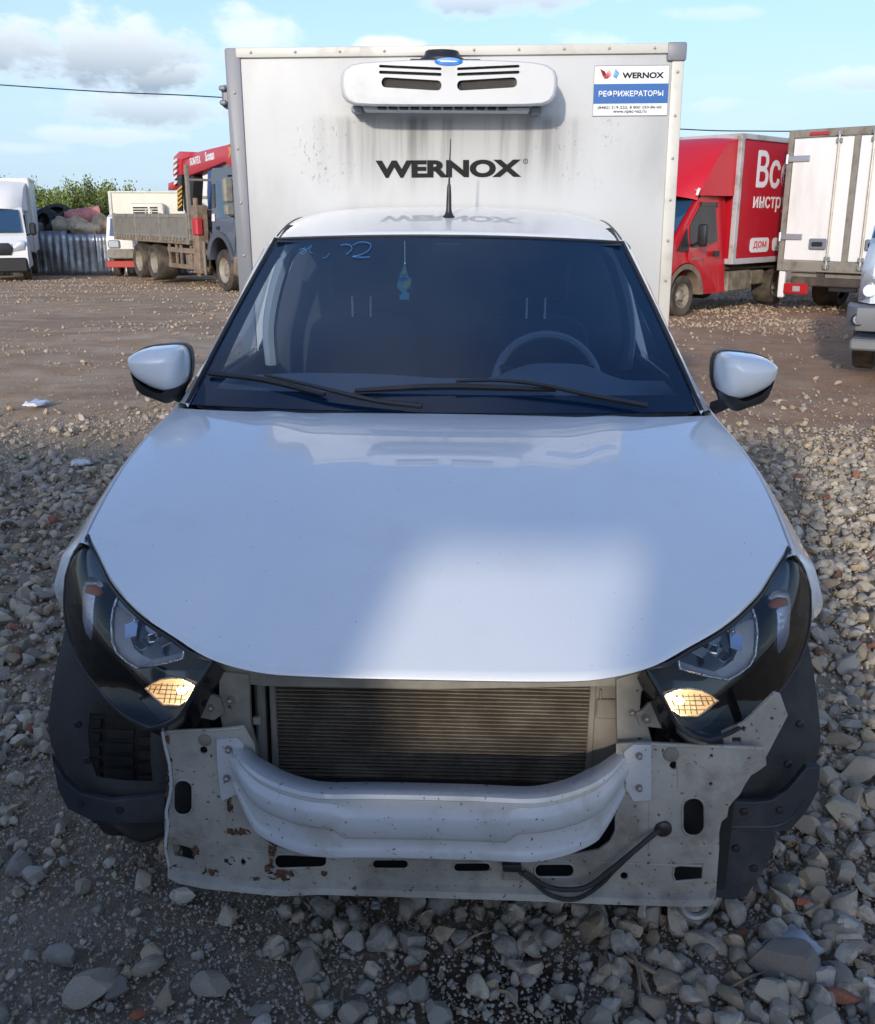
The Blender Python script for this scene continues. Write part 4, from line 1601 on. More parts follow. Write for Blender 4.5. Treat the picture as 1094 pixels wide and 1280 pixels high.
R = [uo(1.0, 1.0, BY - .001, .012), uo(1.0, 1.0, UY + .06, .006), uo(1.0, 1.0, UY + .03), uo(.99, .98, UY + .010), uo(.975, .95, UY + .003), uo(.96, .93, UY)]
shell = MB().grid([[R[j][i] for j in range(len(R))] for i in range(len(U2))], close_u=True)
fo = [(p.x, p.z) for p in R[-1]]
slots = []
for sx in (-1, 1):
    for (x0, y0, x1, y1, h) in ((474, 82.5, 552, 86, 3.0), (474, 90.0, 552, 93, 3.4), (477, 102.5, 552, 107, 11)):
        if sx > 0:
            x0, x1 = 1123.5 - x0, 1123.5 - x1
        A_, B_ = Q(x0, y0, UY), Q(x1, y1, UY)
        L_ = (B_ - A_).length
        hh = h / 1165 * 3.75
        slots.append(rrect((A_.x + B_.x) / 2, (A_.z + B_.z) / 2, L_, hh, hh * .48, rot=math.atan2(B_.z - A_.z, B_.x - A_.x) if sx < 0 else math.atan2(A_.z - B_.z, A_.x - B_.x)))
vs_, fs = plate(fo, slots, .004, 0)
shell.add([Vector((v.x, UY + .002 + v.z, v.y)) for v in vs_], fs)
us = shell.build('unit_shell', M_UNIT, un, smooth=50)
for sl_ in slots:
    vs_, fs = plate([(p[0], p[1]) for p in sl_], [], .002)
    g = MB()
    cx_ = sum(p[0] for p in sl_) / len(sl_)
    cz_ = sum(p[1] for p in sl_) / len(sl_)
    g.add([Vector((cx_ + (v.x - cx_) * 1.02, UY + .022 + v.z, cz_ + (v.y - cz_) * 1.1)) for v in vs_], fs)
    grille = g.build('grille', M_DARK, un, 0)
    x0, x1 = min(p[0] for p in sl_), max(p[0] for p in sl_)
    z0, z1 = min(p[1] for p in sl_), max(p[1] for p in sl_)
    mesh_ = MB()
    hgt = (z1 - z0)
    step = .009
    k = x0 + .004
    slope = (sl_[3][1] - cz_)
    while k < x1:
        mesh_.tube([(k, UY + .016, z0 + .001), (min(k + hgt * .6, x1), UY + .016, z1 - .001)], .0011, 4)
        mesh_.tube([(k, UY + .018, z1 - .001), (min(k + hgt * .6, x1), UY + .018, z0 + .001)], .0011, 4)
        k += step
    mesh_.build('wire_mesh', M_STEEL, grille, 0, kind='stuff')
bd = Q(561, 75.5, UY)
MB().lathe([(.05, 0), (.05, -.006), (.044, -.010), (.0, -.011)], Matrix.Translation((bd.x, UY + .005, bd.z - .004)) @ Matrix.Rotation(PI / 2, 4, 'Z') @ Matrix.Diagonal((1, 1.05, .30, 1)), 28, False).build('badge', M_BADGE, un)
MB().lathe([(.028, 0), (.028, -.003), (.0, -.003)], Matrix.Translation((bd.x, UY - .005, bd.z - .004)) @ Matrix.Rotation(PI / 2, 4, 'Z') @ Matrix.Diagonal((1, 1.2, .09, 1)), 20, False).build('badge_stripe', M_PWHITE, un)
cz0 = max(p[1] for p in U2)
MB().lathe([(.095, 0), (.09, .02), (.07, .035), (.065, .05), (.0, .052)], Matrix.Translation((ucx - .03, UY + .2, cz0 + .005)) @ Matrix.Rotation(-PI / 2, 4, 'Y'), 24, False).box(ucx - .15, ucx + .12, UY + .1, UY + .28, cz0 + .0, cz0 + .015, .004).build('fan_cap', M_BLACK, un)
bz = min(p[1] for p in U2)
vt = MB()
for k in range(12):
    x = ucx - .27 + k * .042
    vt.box(x, x + .030, UY + .05, UY + .11, bz - .004, bz + .02)
vt.each('floor_vent', M_DARK, un)
vb = MB()
for x in (-.36, .34):
    vb.box(ucx + x - .02, ucx + x + .02, UY + .14, BY - .005, bz - .012, bz + .012, .004)
vb.each('unit_bracket', M_ALUD, un)
MB().box(ucx - .33, ucx + .31, UY + .12, BY - .02, bz - .006, bz + .008, .003).build('drip_tray', M_UNIT, un)

# air freshener hanging behind the glass ------------------------------------------------------------------------
frs = empty('air_freshener', Q(504, 312, 1.60), 0, 'small green and blue cardboard air freshener hanging behind the windscreen', 'air freshener')
B0 = Q(504, 312, 1.60)


def frp(px, material, name, Y=0.):
    P_ = [((Q(x, y, 1.60) - B0).x, (Q(x, y, 1.60) - B0).z) for x, y in px]
    vs_, fs = plate(P_, [], .002)
    MB().add([Vector((v.x, Y + v.z, v.y)) for v in vs_], fs).build(name, material, frs, 0)


frp([(504, 327), (501, 336), (497, 344), (495, 352), (494, 358), (498, 363), (501, 366), (497, 368), (497, 374), (509, 374), (509, 366), (505, 364), (511, 357), (512, 349), (508, 345), (506, 336)], mat('teal card', (.12, .7, .75), .6, emit=None), 'card')
frp([(502, 333), (499, 341), (503, 343), (507, 340), (505, 334)], mat('lime card', (.7, .8, .25), .6), 'card_print', -.003)
frp([(502, 352), (510, 348), (511, 355), (504, 361), (500, 358)], MATS['lime card'], 'card_print', -.003)
frp([(496, 347), (503, 345), (508, 347), (500, 351)], M_BADGE, 'card_print', -.004)
MB().tube([(0, 0, .03), (0, 0, -.045)], .0006, 4).build('string', M_INT, frs)

# ================================================================ the yard behind
def wheel_parts(root, x, y, r, wd, dual=False):
    """a road wheel turned about the y axis of its vehicle"""
    wh = put('wheel', None, None, root, (x, y, r))
    M = Matrix.Rotation(PI / 2, 4, 'Z')
    h = wd / 2
    MB().lathe([(r * .60, -h * .85), (r * .74, -h), (r * .93, -h), (r, -h * .75), (r, h * .75), (r * .93, h), (r * .74, h), (r * .60, h * .85)], M, 28, False).build('tyre', M_TYRE, wh)
    sgn = 1 if y > 0 else -1
    d = -.04 if dual else .0
    pr = [(r * .06, h * .75 + d), (r * .2, h * .7 + d), (r * .28, h * .3 + d), (r * .45, h * .25 + d), (r * .54, h * .6), (r * .61, h * .9), (r * .6, -h * .5), (r * .1, -h * .5)]
    if sgn < 0:
        M2 = M @ Matrix.Rotation(PI, 4, 'Z')
    else:
        M2 = M
    MB().lathe(pr, M2, 24).build('rim', M_RIM, wh)
    nb = MB()
    for k in range(8):
        a = 2 * PI * k / 8
        nb.lathe([(.02, 0), (.02, .03), (.008, .035)], M2 @ Matrix.Translation((h * .27 + d, r * .34 * math.cos(a), r * .34 * math.sin(a))), 6)
    nb.build('wheel_nut', M_STEEL, wh)
    return wh


def veh(name, p, hx, hy, label, cat, group=None):
    return empty(name, (p[0], p[1], gnd(p[0], p[1])), math.atan2(hy, hx), label, cat, group)


def grp(name, parent):
    return put(name, None, None, parent)


def text_on(root, txt, org, ex, ez, w_, h_, material, name, bold=.02):
    """letters standing on a vehicle's flank: origin, reading direction and up given in its own frame"""
    vs_, fs = lettering(txt, w_, h_, bold, .004)
    ex, ez = Vector(ex), Vector(ez)
    nn = ex.cross(ez)
    return MB().add([Vector(org) + ex * v.x + ez * v.y + nn * v.z for v in vs_], fs).build(name, material, root, 0)


# ---- red delivery truck (x forward, y left), front axle at x = 0
rt_p = atG(845, 395)
hx, hy = -.70, -.714
rt = veh('delivery_truck', (rt_p.x + .80 * -hy * -1 * -1 + 0, rt_p.y), hx, hy, 'red delivery truck with a cab fairing and white lettering on its box', 'truck')
# the left wheel stands where the photograph shows it: the centre line lies .8 m to the right of it
lft = Vector((-hy, hx, 0))
rt.location = (rt_p.x - lft.x * .86, rt_p.y - lft.y * .86, rt_p.z)
cabr = grp('cab', rt)
body = MB()
prof_z = [(1.02, .42), (1.06, .62), (1.02, .92), (.86, 1.08), (.46, 1.24), (.40, 1.27), (-.42, 2.02), (-.62, 2.10), (-1.30, 2.12), (-1.38, 2.06), (-1.38, .36), (-.56, .36), (-.52, .55), (-.42, .76), (-.22, .90), (0, .94), (.22, .90), (.42, .76), (.52, .55), (.56, .36), (.9, .34)]


def cab_shell(mb, prof, hw, tumble, z_belt=1.15):
    n = len(prof)
    L = [Vector((x, hw - max(0, z - z_belt) * tumble, z)) for x, z in prof]
    Rr = [Vector((p.x, -p.y, p.z)) for p in L]
    mb.add(L + Rr, [tuple(range(n))[::-1], tuple(range(n, 2 * n))] + [(i, (i + 1) % n, n + (i + 1) % n, n + i) for i in range(n)])


cab_shell(body, prof_z, 1.0, .14)
cb_ = body.build('cab_body', M_RED, cabr, smooth=40)


def cab_side(x, z, off=.004, hw=1.0, tumble=.14, z_belt=1.15, s=1):
    return Vector((x, s * (hw - max(0, z - z_belt) * tumble + off), z))


def side_plate(px, th, name, material, parent, off=.004, s=1, **kw):
    vs_, fs = plate(px, [], th)
    return MB().add([cab_side(v.x, v.y, off + v.z, s=s, **kw) for v in vs_], fs).build(name, material, parent, 0)


for s in (1, -1):
    dr = side_plate([(-.57, .42), (-.52, .62), (-.34, .84), (-.04, .96), (-.02, 1.18), (-.06, 1.58), (-.50, 1.99), (-1.06, 1.99), (-1.08, .42)], .02, 'door', M_RED, cabr, .006, s)
    side_plate([(-.08, 1.20), (-.09, 1.56), (-.46, 1.90), (-.98, 1.90), (-1.0, 1.30), (-.30, 1.20)], .01, 'door_window', M_SGLASS, dr, .02, s)
    side_plate([(.33, 1.14), (-.02, 1.52), (-.04, 1.14)], .014, 'quarter_panel', M_BLACK, cabr, .010, s)
    side_plate([(-.47, 1.90), (-.50, 1.97), (-1.04, 1.97), (-1.04, 1.88), (-.97, 1.90)], .02, 'window_deflector', M_SGLASS, dr, .028, s)
    side_plate(rrect(-.94, 1.07, .2, .10, .04), .03, 'handle', M_BLACK, dr, .03, s)
    side_plate([(-.12, .98), (-.14, 1.01), (-.52, 1.01), (-.52, 1.0)], .01, 'model_badge', M_STEEL, dr, .02, s)
    # wheel arch
    ar_ = MB()
    ang = [PI * k / 14 for k in range(15)]
    ar_.grid([[Vector((.60 * math.cos(a), s * (.985 + d), .36 + .56 * math.sin(a))) if q == 0 else Vector((.50 * math.cos(a), s * (.985 + d), .36 + .47 * math.sin(a))) for q, d in ((0, .03), (0, .035), (1, .03), (1, -.2))] for a in ang])
    ar_.build('wheel_arch', mat('dusty arch', (.2, .15, .11), .8, var=.2), cabr)
    mg = grp('mirror', cabr)
    MB().box(-.22, -.10, min(s * 1.10, s * 1.28), max(s * 1.10, s * 1.28), 1.22, 1.60, .05, None, 2).build('mirror_head', M_BLACK, mg)
    MB().tube([(-.14, s * .95, 1.2), (-.14, s * 1.15, 1.30)], .025, 6).build('mirror_arm', M_BLACK, mg)
    MB().box(.70, 1.0, min(s * .62, s * .96), max(s * .62, s * .96), .72, .98, .05).build('headlight', M_LAMPW, cabr)
MB().grid([[Vector((.37, y, 1.30)), Vector((-.40, y * .93, 1.99))] for y in (-.9, -.45, 0, .45, .9)]).build('windscreen', M_BGLASS, cabr)
bpy.data.objects[cabr.children[-1].name].location = (.03, 0, .03)
MB().box(.92, 1.10, -.98, .98, .33, .62, .05).build('bumper', M_RED, cabr)
MB().box(1.03, 1.08, -.55, .55, .66, .92, .03).build('front_grille', M_BLACK, cabr)
# roof fairing
fa = MB()
rows = []
for i in range(13):
    y = -1.0 + i / 6
    e = (abs(y)) ** 3
    rows.append([Vector((.0 - .35 * e, y * .93, 2.10 - .1 * e)), Vector((-.16 - .25 * e, y * .95, 2.26 - .08 * e)), Vector((-.55 - .1 * e, y * .98, 2.62 - .10 * e)), Vector((-.95, y, 2.94 - .08 * e)), Vector((-1.20, y * 1.02, 3.08 - .06 * e)), Vector((-1.46, y * 1.04, 3.12 - .05 * e))])
fa.grid(rows)
for s in (0, 12):
    r = rows[s]
    base_l = [Vector((p.x, p.y, 2.08)) for p in r]
    fa.grid([r, base_l])
fa.build('roof_fairing', M_RED, cabr, smooth=60)
MB().box(-.35, -1.3, .86, .90, 2.12, 2.18, .01).tube([(-.3, .93, 2.08), (-.34, .95, 2.2)], .025, 6).build('fairing_seam', M_TWHITE, cabr)
# box body
kb = grp('cargo_box', rt)
bz0, bz1 = .86, 3.16
MB().box(-4.9, -1.48, -1.06, 1.06, bz0 + .02, bz1 - .02).build('box_panel', M_REDD, kb)
fr_ = MB()
for s in (1, -1):
    fr_.box(-1.52, -1.40, s * 1.06 - .05, s * 1.06 + .05, bz0, bz1, .012).box(-4.95, -4.85, s * 1.06 - .05, s * 1.06 + .05, bz0, bz1, .012)
    fr_.box(-4.85, -1.52, s * 1.07 - .03, s * 1.07 + .03, bz1 - .09, bz1 + .005, .01).box(-4.85, -1.52, s * 1.07 - .03, s * 1.07 + .03, bz0 - .005, bz0 + .10, .01)
fr_.box(-1.50, -1.42, -1.01, 1.01, bz1 - .10, bz1, .01).box(-1.50, -1.42, -1.01, 1.01, bz0, bz0 + .1, .01)
fr_.build('box_frame', mat('grey box frame', (.42, .42, .43), .45, dirt=(.25, .22, .19), dscale=3), kb)
# left flank reads from front to back: along -x
L0 = lambda x, z: Vector((x, 1.066, z))
text_on(kb, 'Все', L0(-2.12, 2.25), (-1, 0, 0), (0, 0, 1), 1.36, .64, M_PWHITE, 'box_letters', -.05)
text_on(kb, 'инструменты', L0(-2.08, 1.80), (-1, 0, 0), (0, 0, 1), 2.55, .28, M_PWHITE, 'box_letters', -.03)
vs_, fs = plate(rrect(0, 0, .74, .27, .08), [], .006)
MB().add([L0(-2.45 - v.x, 1.19 + v.y) + Vector((0, .004 + v.z, 0)) for v in vs_], fs).build('white_badge', M_PWHITE, kb)
text_on(kb, 'ДОМ', Vector((-2.20, 1.079, 1.12)), (-1, 0, 0), (0, 0, 1), .50, .14, M_PRED, 'badge_letters', -.06)
vs_, fs = plate(rrect(0, 0, .9, .25, .07), [], .006)
MB().add([L0(-3.42 - v.x, 1.19 + v.y) + Vector((0, .004 + v.z, 0)) for v in vs_], fs).build('white_badge', M_PWHITE, kb)
ch = grp('chassis', rt)
MB().box(-4.9, .6, -.42, -.30, .55, .75).box(-4.9, .6, .30, .42, .55, .75).box(-4.7, -1.5, -.9, .9, .74, .84).build('frame_rail', M_CHASSIS, ch)
MB().box(-2.45, -1.55, .55, .96, .34, .72, .03).box(-3.05, -2.5, .5, .92, .42, .7, .03).build('fuel_tank', mat('muddy tank', (.2, .175, .13), .7, var=.4, vscale=5), ch)
MB().tube([(-1.5, .9, .78), (-4.6, .95, .74)], .03, 6).tube([(-1.7, .95, .80), (-1.7, .95, .9)], .04, 6).build('side_bracket', M_CHASSIS, ch)
for s in (1, -1):
    wheel_parts(rt, 0, s * .86, .36, .22)
    wheel_parts(rt, -3.5, s * .80, .36, .40)

# ---- white box truck seen from behind on the right
wt = empty('box_truck', (0, 0, 0), math.atan2(.74, .67), 'white box truck parked with its closed rear doors towards the camera', 'truck')
cL = atY(981, 250, 16.6)
wz = gnd(cL.x, 16.6)
lft2 = Vector((-.74, .67, 0))
# rear left corner of the body at the photographed corner
wt.location = (cL.x - lft2.x * 1.22, 16.6 - lft2.y * 1.22, wz)
zt = atY(986, 163, 16.6).z - wz
zb_ = atY(979, 338, 16.6).z - wz
kb = grp('cargo_box', wt)
MB().box(.02, 5.6, -1.2, 1.2, zb_ + .02, zt - .03).build('box_panel', M_TWHITE, kb)
f = MB()
f.box(-.02, .06, -1.24, -1.14, zb_, zt, .01).box(-.02, .06, 1.14, 1.24, zb_, zt, .01).box(-.025, .06, -1.14, 1.14, zt - .14, zt, .01).box(-.03, .06, -1.14, 1.14, zb_, zb_ + .18, .01).box(-.022, .03, -.05, .05, zb_ + .18, zt - .14, .006)
f.prism([(-.2, zb_ + .18), (.2, zb_ + .18), (.05, zb_ + .36), (-.05, zb_ + .36)], -.02, .02, Matrix.Rotation(PI / 2, 4, 'Z'))
f.build('door_frame', M_TGREY, kb)
fr2 = MB()
for s in (1, -1):
    fr2.box(.06, 5.6, s * 1.215 - .02, s * 1.215 + .02, zt - .09, zt - .005, .008).box(.06, 5.6, s * 1.215 - .02, s * 1.215 + .02, zb_, zb_ + .10, .008)
fr2.build('box_edge_trim', M_TGREY, kb)
for s in (1, -1):
    dr = put('rear_door', MB().box(-.035, .02, min(s * .06, s * 1.12), max(s * .06, s * 1.12), zb_ + .20, zt - .16, .012).mesh('rear_door'), M_TWHITE, kb)
    br_ = MB()
    for yy in (.30 * s,):
        br_.tube([(-.065, yy, zb_ + .06), (-.065, yy, zt - .06)], .022, 8)
    br_.build('locking_bar', mat('worn bar', (.45, .42, .36), .5, metal=.3, var=.2), dr)
    kp = MB()
    for z in (zb_ + .10, zb_ + .24, zt - .09, zt - .22):
        kp.box(-.085, -.03, s * .30 - .05, s * .30 + .05, z - .04, z + .04, .008)
    kp.each('bar_keeper', M_ALUD, dr)
    for z in (zb_ + .62, zt - .50):
        MB().box(-.06, -.03, min(s * .80, s * 1.24), max(s * .80, s * 1.24), z - .055, z + .055, .012).tube([(-.045, s * 1.22, z - .08), (-.045, s * 1.22, z + .08)], .03, 8).build('hinge', mat('galvanised hinge', (.45, .47, .5), .35, metal=.7), dr)
    hb = MB().box(-.075, -.03, min(s * .34, s * .66), max(s * .34, s * .66), zb_ + .40, zb_ + .60, .02)
    hb.build('lock_box', mat('bluish steel', (.22, .25, .29), .4, metal=.4), dr)
    MB().box(-.10, -.06, min(s * .40, s * .60), max(s * .40, s * .60), zb_ + .46, zb_ + .54, .015).build('lock_handle', M_BLACK, dr)
    MB().box(-.05, -.02, min(s * .5, s * .85), max(s * .5, s * .85), zt - .11, zt - .05, .008).build('marker_lamp', M_TAIL, kb)
    tl = MB().box(-.02, .06, min(s * .62, s * 1.08), max(s * .62, s * 1.08), zb_ - .42, zb_ - .22, .02)
    tl.build('tail_lamp', M_TAIL, wt)
    MB().box(-.03, .05, min(s * .76, s * .90), max(s * .76, s * .90), zb_ - .37, zb_ - .27, .01).build('reverse_lamp', M_LAMPW, wt)
    MB().box(.0, .10, min(s * 1.08, s * 1.20), max(s * 1.08, s * 1.20), zb_ - .5, zb_ + .0, .02).build('mud_flap_post', M_TWHITE, wt)
rs = MB()
for k in range(8):
    rs.tube([(-.035, .0 + .6 * math.sin(k), zt - .2)], .01, 4) if False else None
ch = grp('chassis', wt)
MB().box(.05, 6.5, -.5, -.36, .62, .86).box(.05, 6.5, .36, .5, .62, .86).box(0.0, .18, -.95, .95, .50, .66, .02).build('frame_rail', M_CHASSIS, ch)
MB().box(.10, .16, -1.0, 1.0, zb_ - .20, zb_ - .02, .01).build('rear_sill', M_TGREY, ch)
MB().box(.06, .09, -.26, .26, zb_ - .34, zb_ - .20, .005).build('plate_holder', M_BLACK, ch)
for s in (1, -1):
    wheel_parts(wt, 1.75, s * .86, .40, .48, True)
    wheel_parts(wt, 5.6, s * .95, .40, .24)
cabw = grp('cab', wt)
bm_ = MB()
cab_shell(bm_, [(5.7, .5), (7.3, .5), (7.32, 1.3), (7.0, 2.3), (5.75, 2.4)], 1.0, .1)
bm_.build('cab_body', M_TWHITE, cabw, smooth=30)
MB().box(6.2, 6.9, .9, 1.02, 1.4, 2.0, .02).build('door_window', M_SGLASS, cabw)

# ---- near truck nose at the right edge, facing the camera
NKH = math.atan2(-.88, -.47)
NKC = atY(1058, 396, 8.0)
NKL = Vector((-math.sin(NKH), math.cos(NKH), 0))
NKF = Vector((math.cos(NKH), math.sin(NKH), 0))
NKP = NKC + NKL * 1.0 - NKF * .98
nk = empty('flatnose_truck', (NKP.x, NKP.y, gnd(NKP.x, NKP.y)), NKH, 'white cabover truck nose with a dark grey bumper at the right edge', 'truck')
ck = grp('cab', nk)


def nkp(x, y):
    """point seen on the front of that truck, in its own frame"""
    p = atY(x, y, 8.0)
    M = Matrix.Translation(nk.location) @ Matrix.Rotation(nk.rotation_euler.z, 4, 'Z')
    return M.inverted() @ p


zb1, zb2 = nkp(1070, 413).z, nkp(1070, 379).z
yr = nkp(1057, 390).y
zl1, zl2 = nkp(1075, 377).z, nkp(1080, 337).z
ztop = nkp(1090, 318).z
hw = 1.0
sc_ = 1 if yr < 0 else -1
bm_ = MB()
rows = []
for y in (-1, -.94, -.86, -.5, 0, .5, .86, .94, 1):
    e = max(0, abs(y) - .80) / .2
    yy = y * (hw - .08)
    rows.append([Vector((1.10 - .30 * e ** 2, yy, zb2 + .02)), Vector((1.13 - .28 * e ** 2, yy, zl1)), Vector((1.12 - .28 * e ** 2, yy, zl2)), Vector((1.08 - .30 * e ** 2, yy * .985, ztop - .02)), Vector((.98 - .30 * e ** 2, yy * .97, ztop + .08)), Vector((.62 - .2 * e ** 2, yy * .93, ztop + .55)), Vector((.35, yy * .9, ztop + .62)), Vector((-.6, yy * .9, ztop + .62))])
bm_.grid(rows)
for k in (0, -1):
    r = rows[k]
    bm_.grid([r, [Vector((-.6, p.y, p.z)) for p in r]])
bm_.build('cab_body', mat('white cab paint', (.62, .66, .68), .3, coat=.6), ck, smooth=50)
MB().grid([[Vector((.985, y, ztop + .16)), Vector((.68, y * .95, ztop + .48))] for y in (-.85, -.4, 0, .4, .85)]).build('windscreen', M_BGLASS, ck)
for s in (1, -1):
    hlx = MB().rings([Vector((1.135 - .22 * max(0, (a - .8) / .2) ** 2 if a > .8 else 1.135, s * (hw - .08) * a, zz)) for a, zz in ((.985, zl1 + .02), (.985, zl2 - .10), (.96, zl2 + .0), (.85, zl2 - .05), (.58, zl2 - .16), (.56, zl1 + .02))], (1.13, s * hw * .78, (zl1 + zl2) / 2), [(1.0, (-.03, 0, 0)), (1.0, (.012, 0, 0)), (.93, (.025, 0, 0)), (.85, (.028, 0, 0))])
    hlx.build('headlight', M_LAMPW, ck)
    fc = Vector((1.165, s * hw * .80, (zl1 + zl2) / 2 - .03))
    MB().lathe([(.06, 0), (.055, .012), (.0, .02)], Matrix.Translation(fc), 16, False).build('lamp_bowl', M_CHROME, ck)
bp = MB()
rows = []
for y in (-1, -.95, -.88, -.5, 0, .5, .88, .95, 1):
    e = max(0, abs(y) - .86) / .14
    rows.append([Vector((1.02 - .3 * e, y * hw, zb1)), Vector((1.20 - .26 * e ** 2, y * hw, zb1 + .03)), Vector((1.24 - .26 * e ** 2, y * hw, (zb1 + zb2) / 2)), Vector((1.22 - .26 * e ** 2, y * hw, zb2 - .02)), Vector((1.02 - .2 * e, y * hw, zb2))])
bp.grid(rows)
for k in (0, -1):
    bp.add(rows[k] + [Vector((.6, rows[k][0].y, zb1)), Vector((.6, rows[k][0].y, zb2))], [(0, 1, 2, 3, 4, 6, 5)])
bpo = bp.build('bumper', M_GREYP, ck, smooth=40)
for s in (1, -1):
    MB().lathe([(.062, 0), (.062, .012), (.05, .016), (.048, .006)], Matrix.Translation((1.205, s * hw * .87, (zb1 + zb2) / 2)), 18).build('fog_lamp_ring', M_BLACK, bpo)
    MB().lathe([(.046, 0), (.04, .014), (.0, .018)], Matrix.Translation((1.205, s * hw * .87, (zb1 + zb2) / 2)), 18, False).build('fog_lamp', M_LAMPW, bpo)
    wheel_parts(nk, .05, s * (hw - .14), .40, .22)
MB().box(.55, 1.1, -hw * .93, hw * .93, nkp(1070, 435).z, nkp(1070, 421).z, .02).build('step_bar', M_GREYP, nk)
MB().box(-3.5, 1.0, -.45, -.32, .5, .7).box(-3.5, 1.0, .32, .45, .5, .7).build('frame_rail', M_CHASSIS, nk)
MB().box(-4.6, -.8, -1.0, 1.0, .85, 1.0).box(-4.6, -.8, -1.0, -.96, 1.0, 1.35).box(-4.6, -.8, .96, 1.0, 1.0, 1.35).build('flatbed', M_BED, nk)
for s in (1, -1):
    wheel_parts(nk, -3.2, s * .85, .40, .42, True)

# ---- white van at the left edge
tp = atG(28, 352)
tv = veh('delivery_van', (tp.x - 1.1, tp.y + .75), .36, -.93, 'white box van with a roof fairing at the left edge beside the metal fence', 'van')
cv = grp('cab', tv)
bm_ = MB()
cab_shell(bm_, [(.98, .40), (1.02, .7), (.98, 1.05), (.86, 1.16), (.38, 1.38), (-.32, 2.14), (-.5, 2.20), (-1.2, 2.22), (-1.2, .4)], .99, .12, 1.2)
bm_.build('cab_body', M_TWHITE, cv, smooth=35)
MB().grid([[Vector((.39, y, 1.44)), Vector((-.27, y * .93, 2.10))] for y in (-.84, -.4, 0, .4, .84)]).build('windscreen', M_BGLASS, cv)
cv.children[-1].location = (.035, 0, .03)
MB().box(.80, 1.06, -.98, .98, .28, .74, .06).build('bumper', M_BLACK, cv)
MB().prism([(-.52, .80), (.52, .80), (.60, 1.0), (.5, 1.16), (-.5, 1.16), (-.60, 1.0)], 1.0, 1.06, Matrix.Rotation(-PI / 2, 4, 'Z'), .02).build('front_grille', M_BLACK, cv)
for s in (1, -1):
    MB().prism([(.58, .90), (.92, .95), (.95, 1.22), (.80, 1.22), (.62, 1.06)], .93, 1.03, Matrix.Rotation(-PI / 2, 4, 'Z') @ Matrix.Scale(s, 4, (1, 0, 0)), .015).build('headlight', M_LAMPW, cv)
    mr_ = grp('mirror', cv)
    MB().box(.12, .24, min(s * 1.06, s * 1.26), max(s * 1.06, s * 1.26), 1.36, 1.74, .05).build('mirror_head', M_BLACK, mr_)
    MB().tube([(.16, s * .92, 1.35), (.16, s * 1.12, 1.42)], .03, 6).build('mirror_arm', M_BLACK, mr_)
    MB().box(-.9, .02, min(s * .965, s * .93), max(s * .965, s * .93), 1.42, 1.98, .02).build('door_window', M_SGLASS, cv)
    wheel_parts(tv, .02, s * .86, .35, .22)
    wheel_parts(tv, -3.3, s * .86, .35, .24)
rows = []
for i in range(9):
    y = -1.0 + i / 4
    e = abs(y) ** 4
    rows.append([Vector((-.18 - .4 * e, y * .85, 2.16 - .06 * e)), Vector((-.30 - .3 * e, y * .9, 2.42)), Vector((-.62 - .25 * e, y * .95, 2.78)), Vector((-1.2, y * 1.02, 3.0 - .05 * e))])
fb = MB().grid(rows)
for k in (0, 8):
    fb.grid([rows[k], [Vector((p.x, p.y, 2.1)) for p in rows[k]]])
fb.build('roof_fairing', M_TWHITE, cv, smooth=60)
kb = grp('cargo_box', tv)
MB().box(-4.5, -1.24, -1.10, 1.10, .80, 3.10, .02).build('box_panel', M_TWHITE, kb)
MB().box(-1.26, -1.20, 1.06, 1.12, .78, 3.12, .01).box(-1.26, -1.20, -1.12, -1.06, .78, 3.12, .01).box(-4.5, -1.2, 1.08, 1.125, 3.02, 3.12, .01).build('box_frame', M_ALU, kb)
MB().box(-4.3, .6, -.5, .5, .42, .74).build('frame_rail', M_CHASSIS, tv)

# ---- white refrigerated truck facing the camera behind the crane lorry
rp = atG(165, 346)
rf = veh('refrigerated_truck', (rp.x + .18, rp.y + .9), .14, -.99, 'cream refrigerated truck with a red front bar parked behind the crane lorry', 'truck')
kb = grp('cargo_box', rf)
sH = (rp.y + 1.55) / 1165
zt = (266 - 240) * sH * 1.03 + 1.535 - rp.z
MB().box(-6.2, -1.25, -1.25, 1.25, .85, zt, .02).build('box_panel', mat('cream box panel', (.66, .62, .52), .5, dirt=(.34, .24, .13), dscale=1.6, dlo=.5, dhi=.85, dstr=.6, streak=True), kb)
MB().box(-1.28, -1.2, -1.30, -1.2, .85, zt + .03, .01).box(-1.28, -1.2, 1.2, 1.30, .85, zt + .03, .01).box(-1.28, -1.2, -1.2, 1.2, zt - .03, zt + .03, .01).build('box_frame', M_ALU, kb)
un2 = grp('refrigeration_unit', kb)
MB().box(-1.25, -.85, -.55, .62, zt - 1.0, zt - .38, .08, None, 2).build('unit_shell', mat('cream unit', (.62, .58, .48), .5), un2)
g = MB()
for k in range(5):
    g.box(-.86, -.835, -.42, .08, zt - .90 + k * .085, zt - .85 + k * .085).box(-.86, -.835, .16, .42, zt - .90 + k * .085, zt - .85 + k * .085)
g.build('grille', M_DARK, un2)
mb = MB()
mb.tube([Vector((-.845, .10 + .11 * math.cos(a), zt - .68 + .11 * math.sin(a))) for a in [2 * PI * k / 14 for k in range(14)]], .02, 5, closed=True)
mb.build('badge', mat('cream unit', (.62, .58, .48), .5), un2)
cbf = grp('cab', rf)
bm_ = MB()
cab_shell(bm_, [(1.0, .62), (1.04, 1.25), (.84, 1.96), (.6, 2.04), (-.9, 2.06), (-.95, .62)], 1.0, .08, 1.3)
bm_.build('cab_body', M_TWHITE, cbf, smooth=35)
MB().grid([[Vector((1.035, y, 1.36)), Vector((.865, y * .95, 1.92))] for y in (-.88, -.4, 0, .4, .88)]).build('windscreen', M_BGLASS, cbf)
cbf.children[-1].location = (.02, 0, .01)
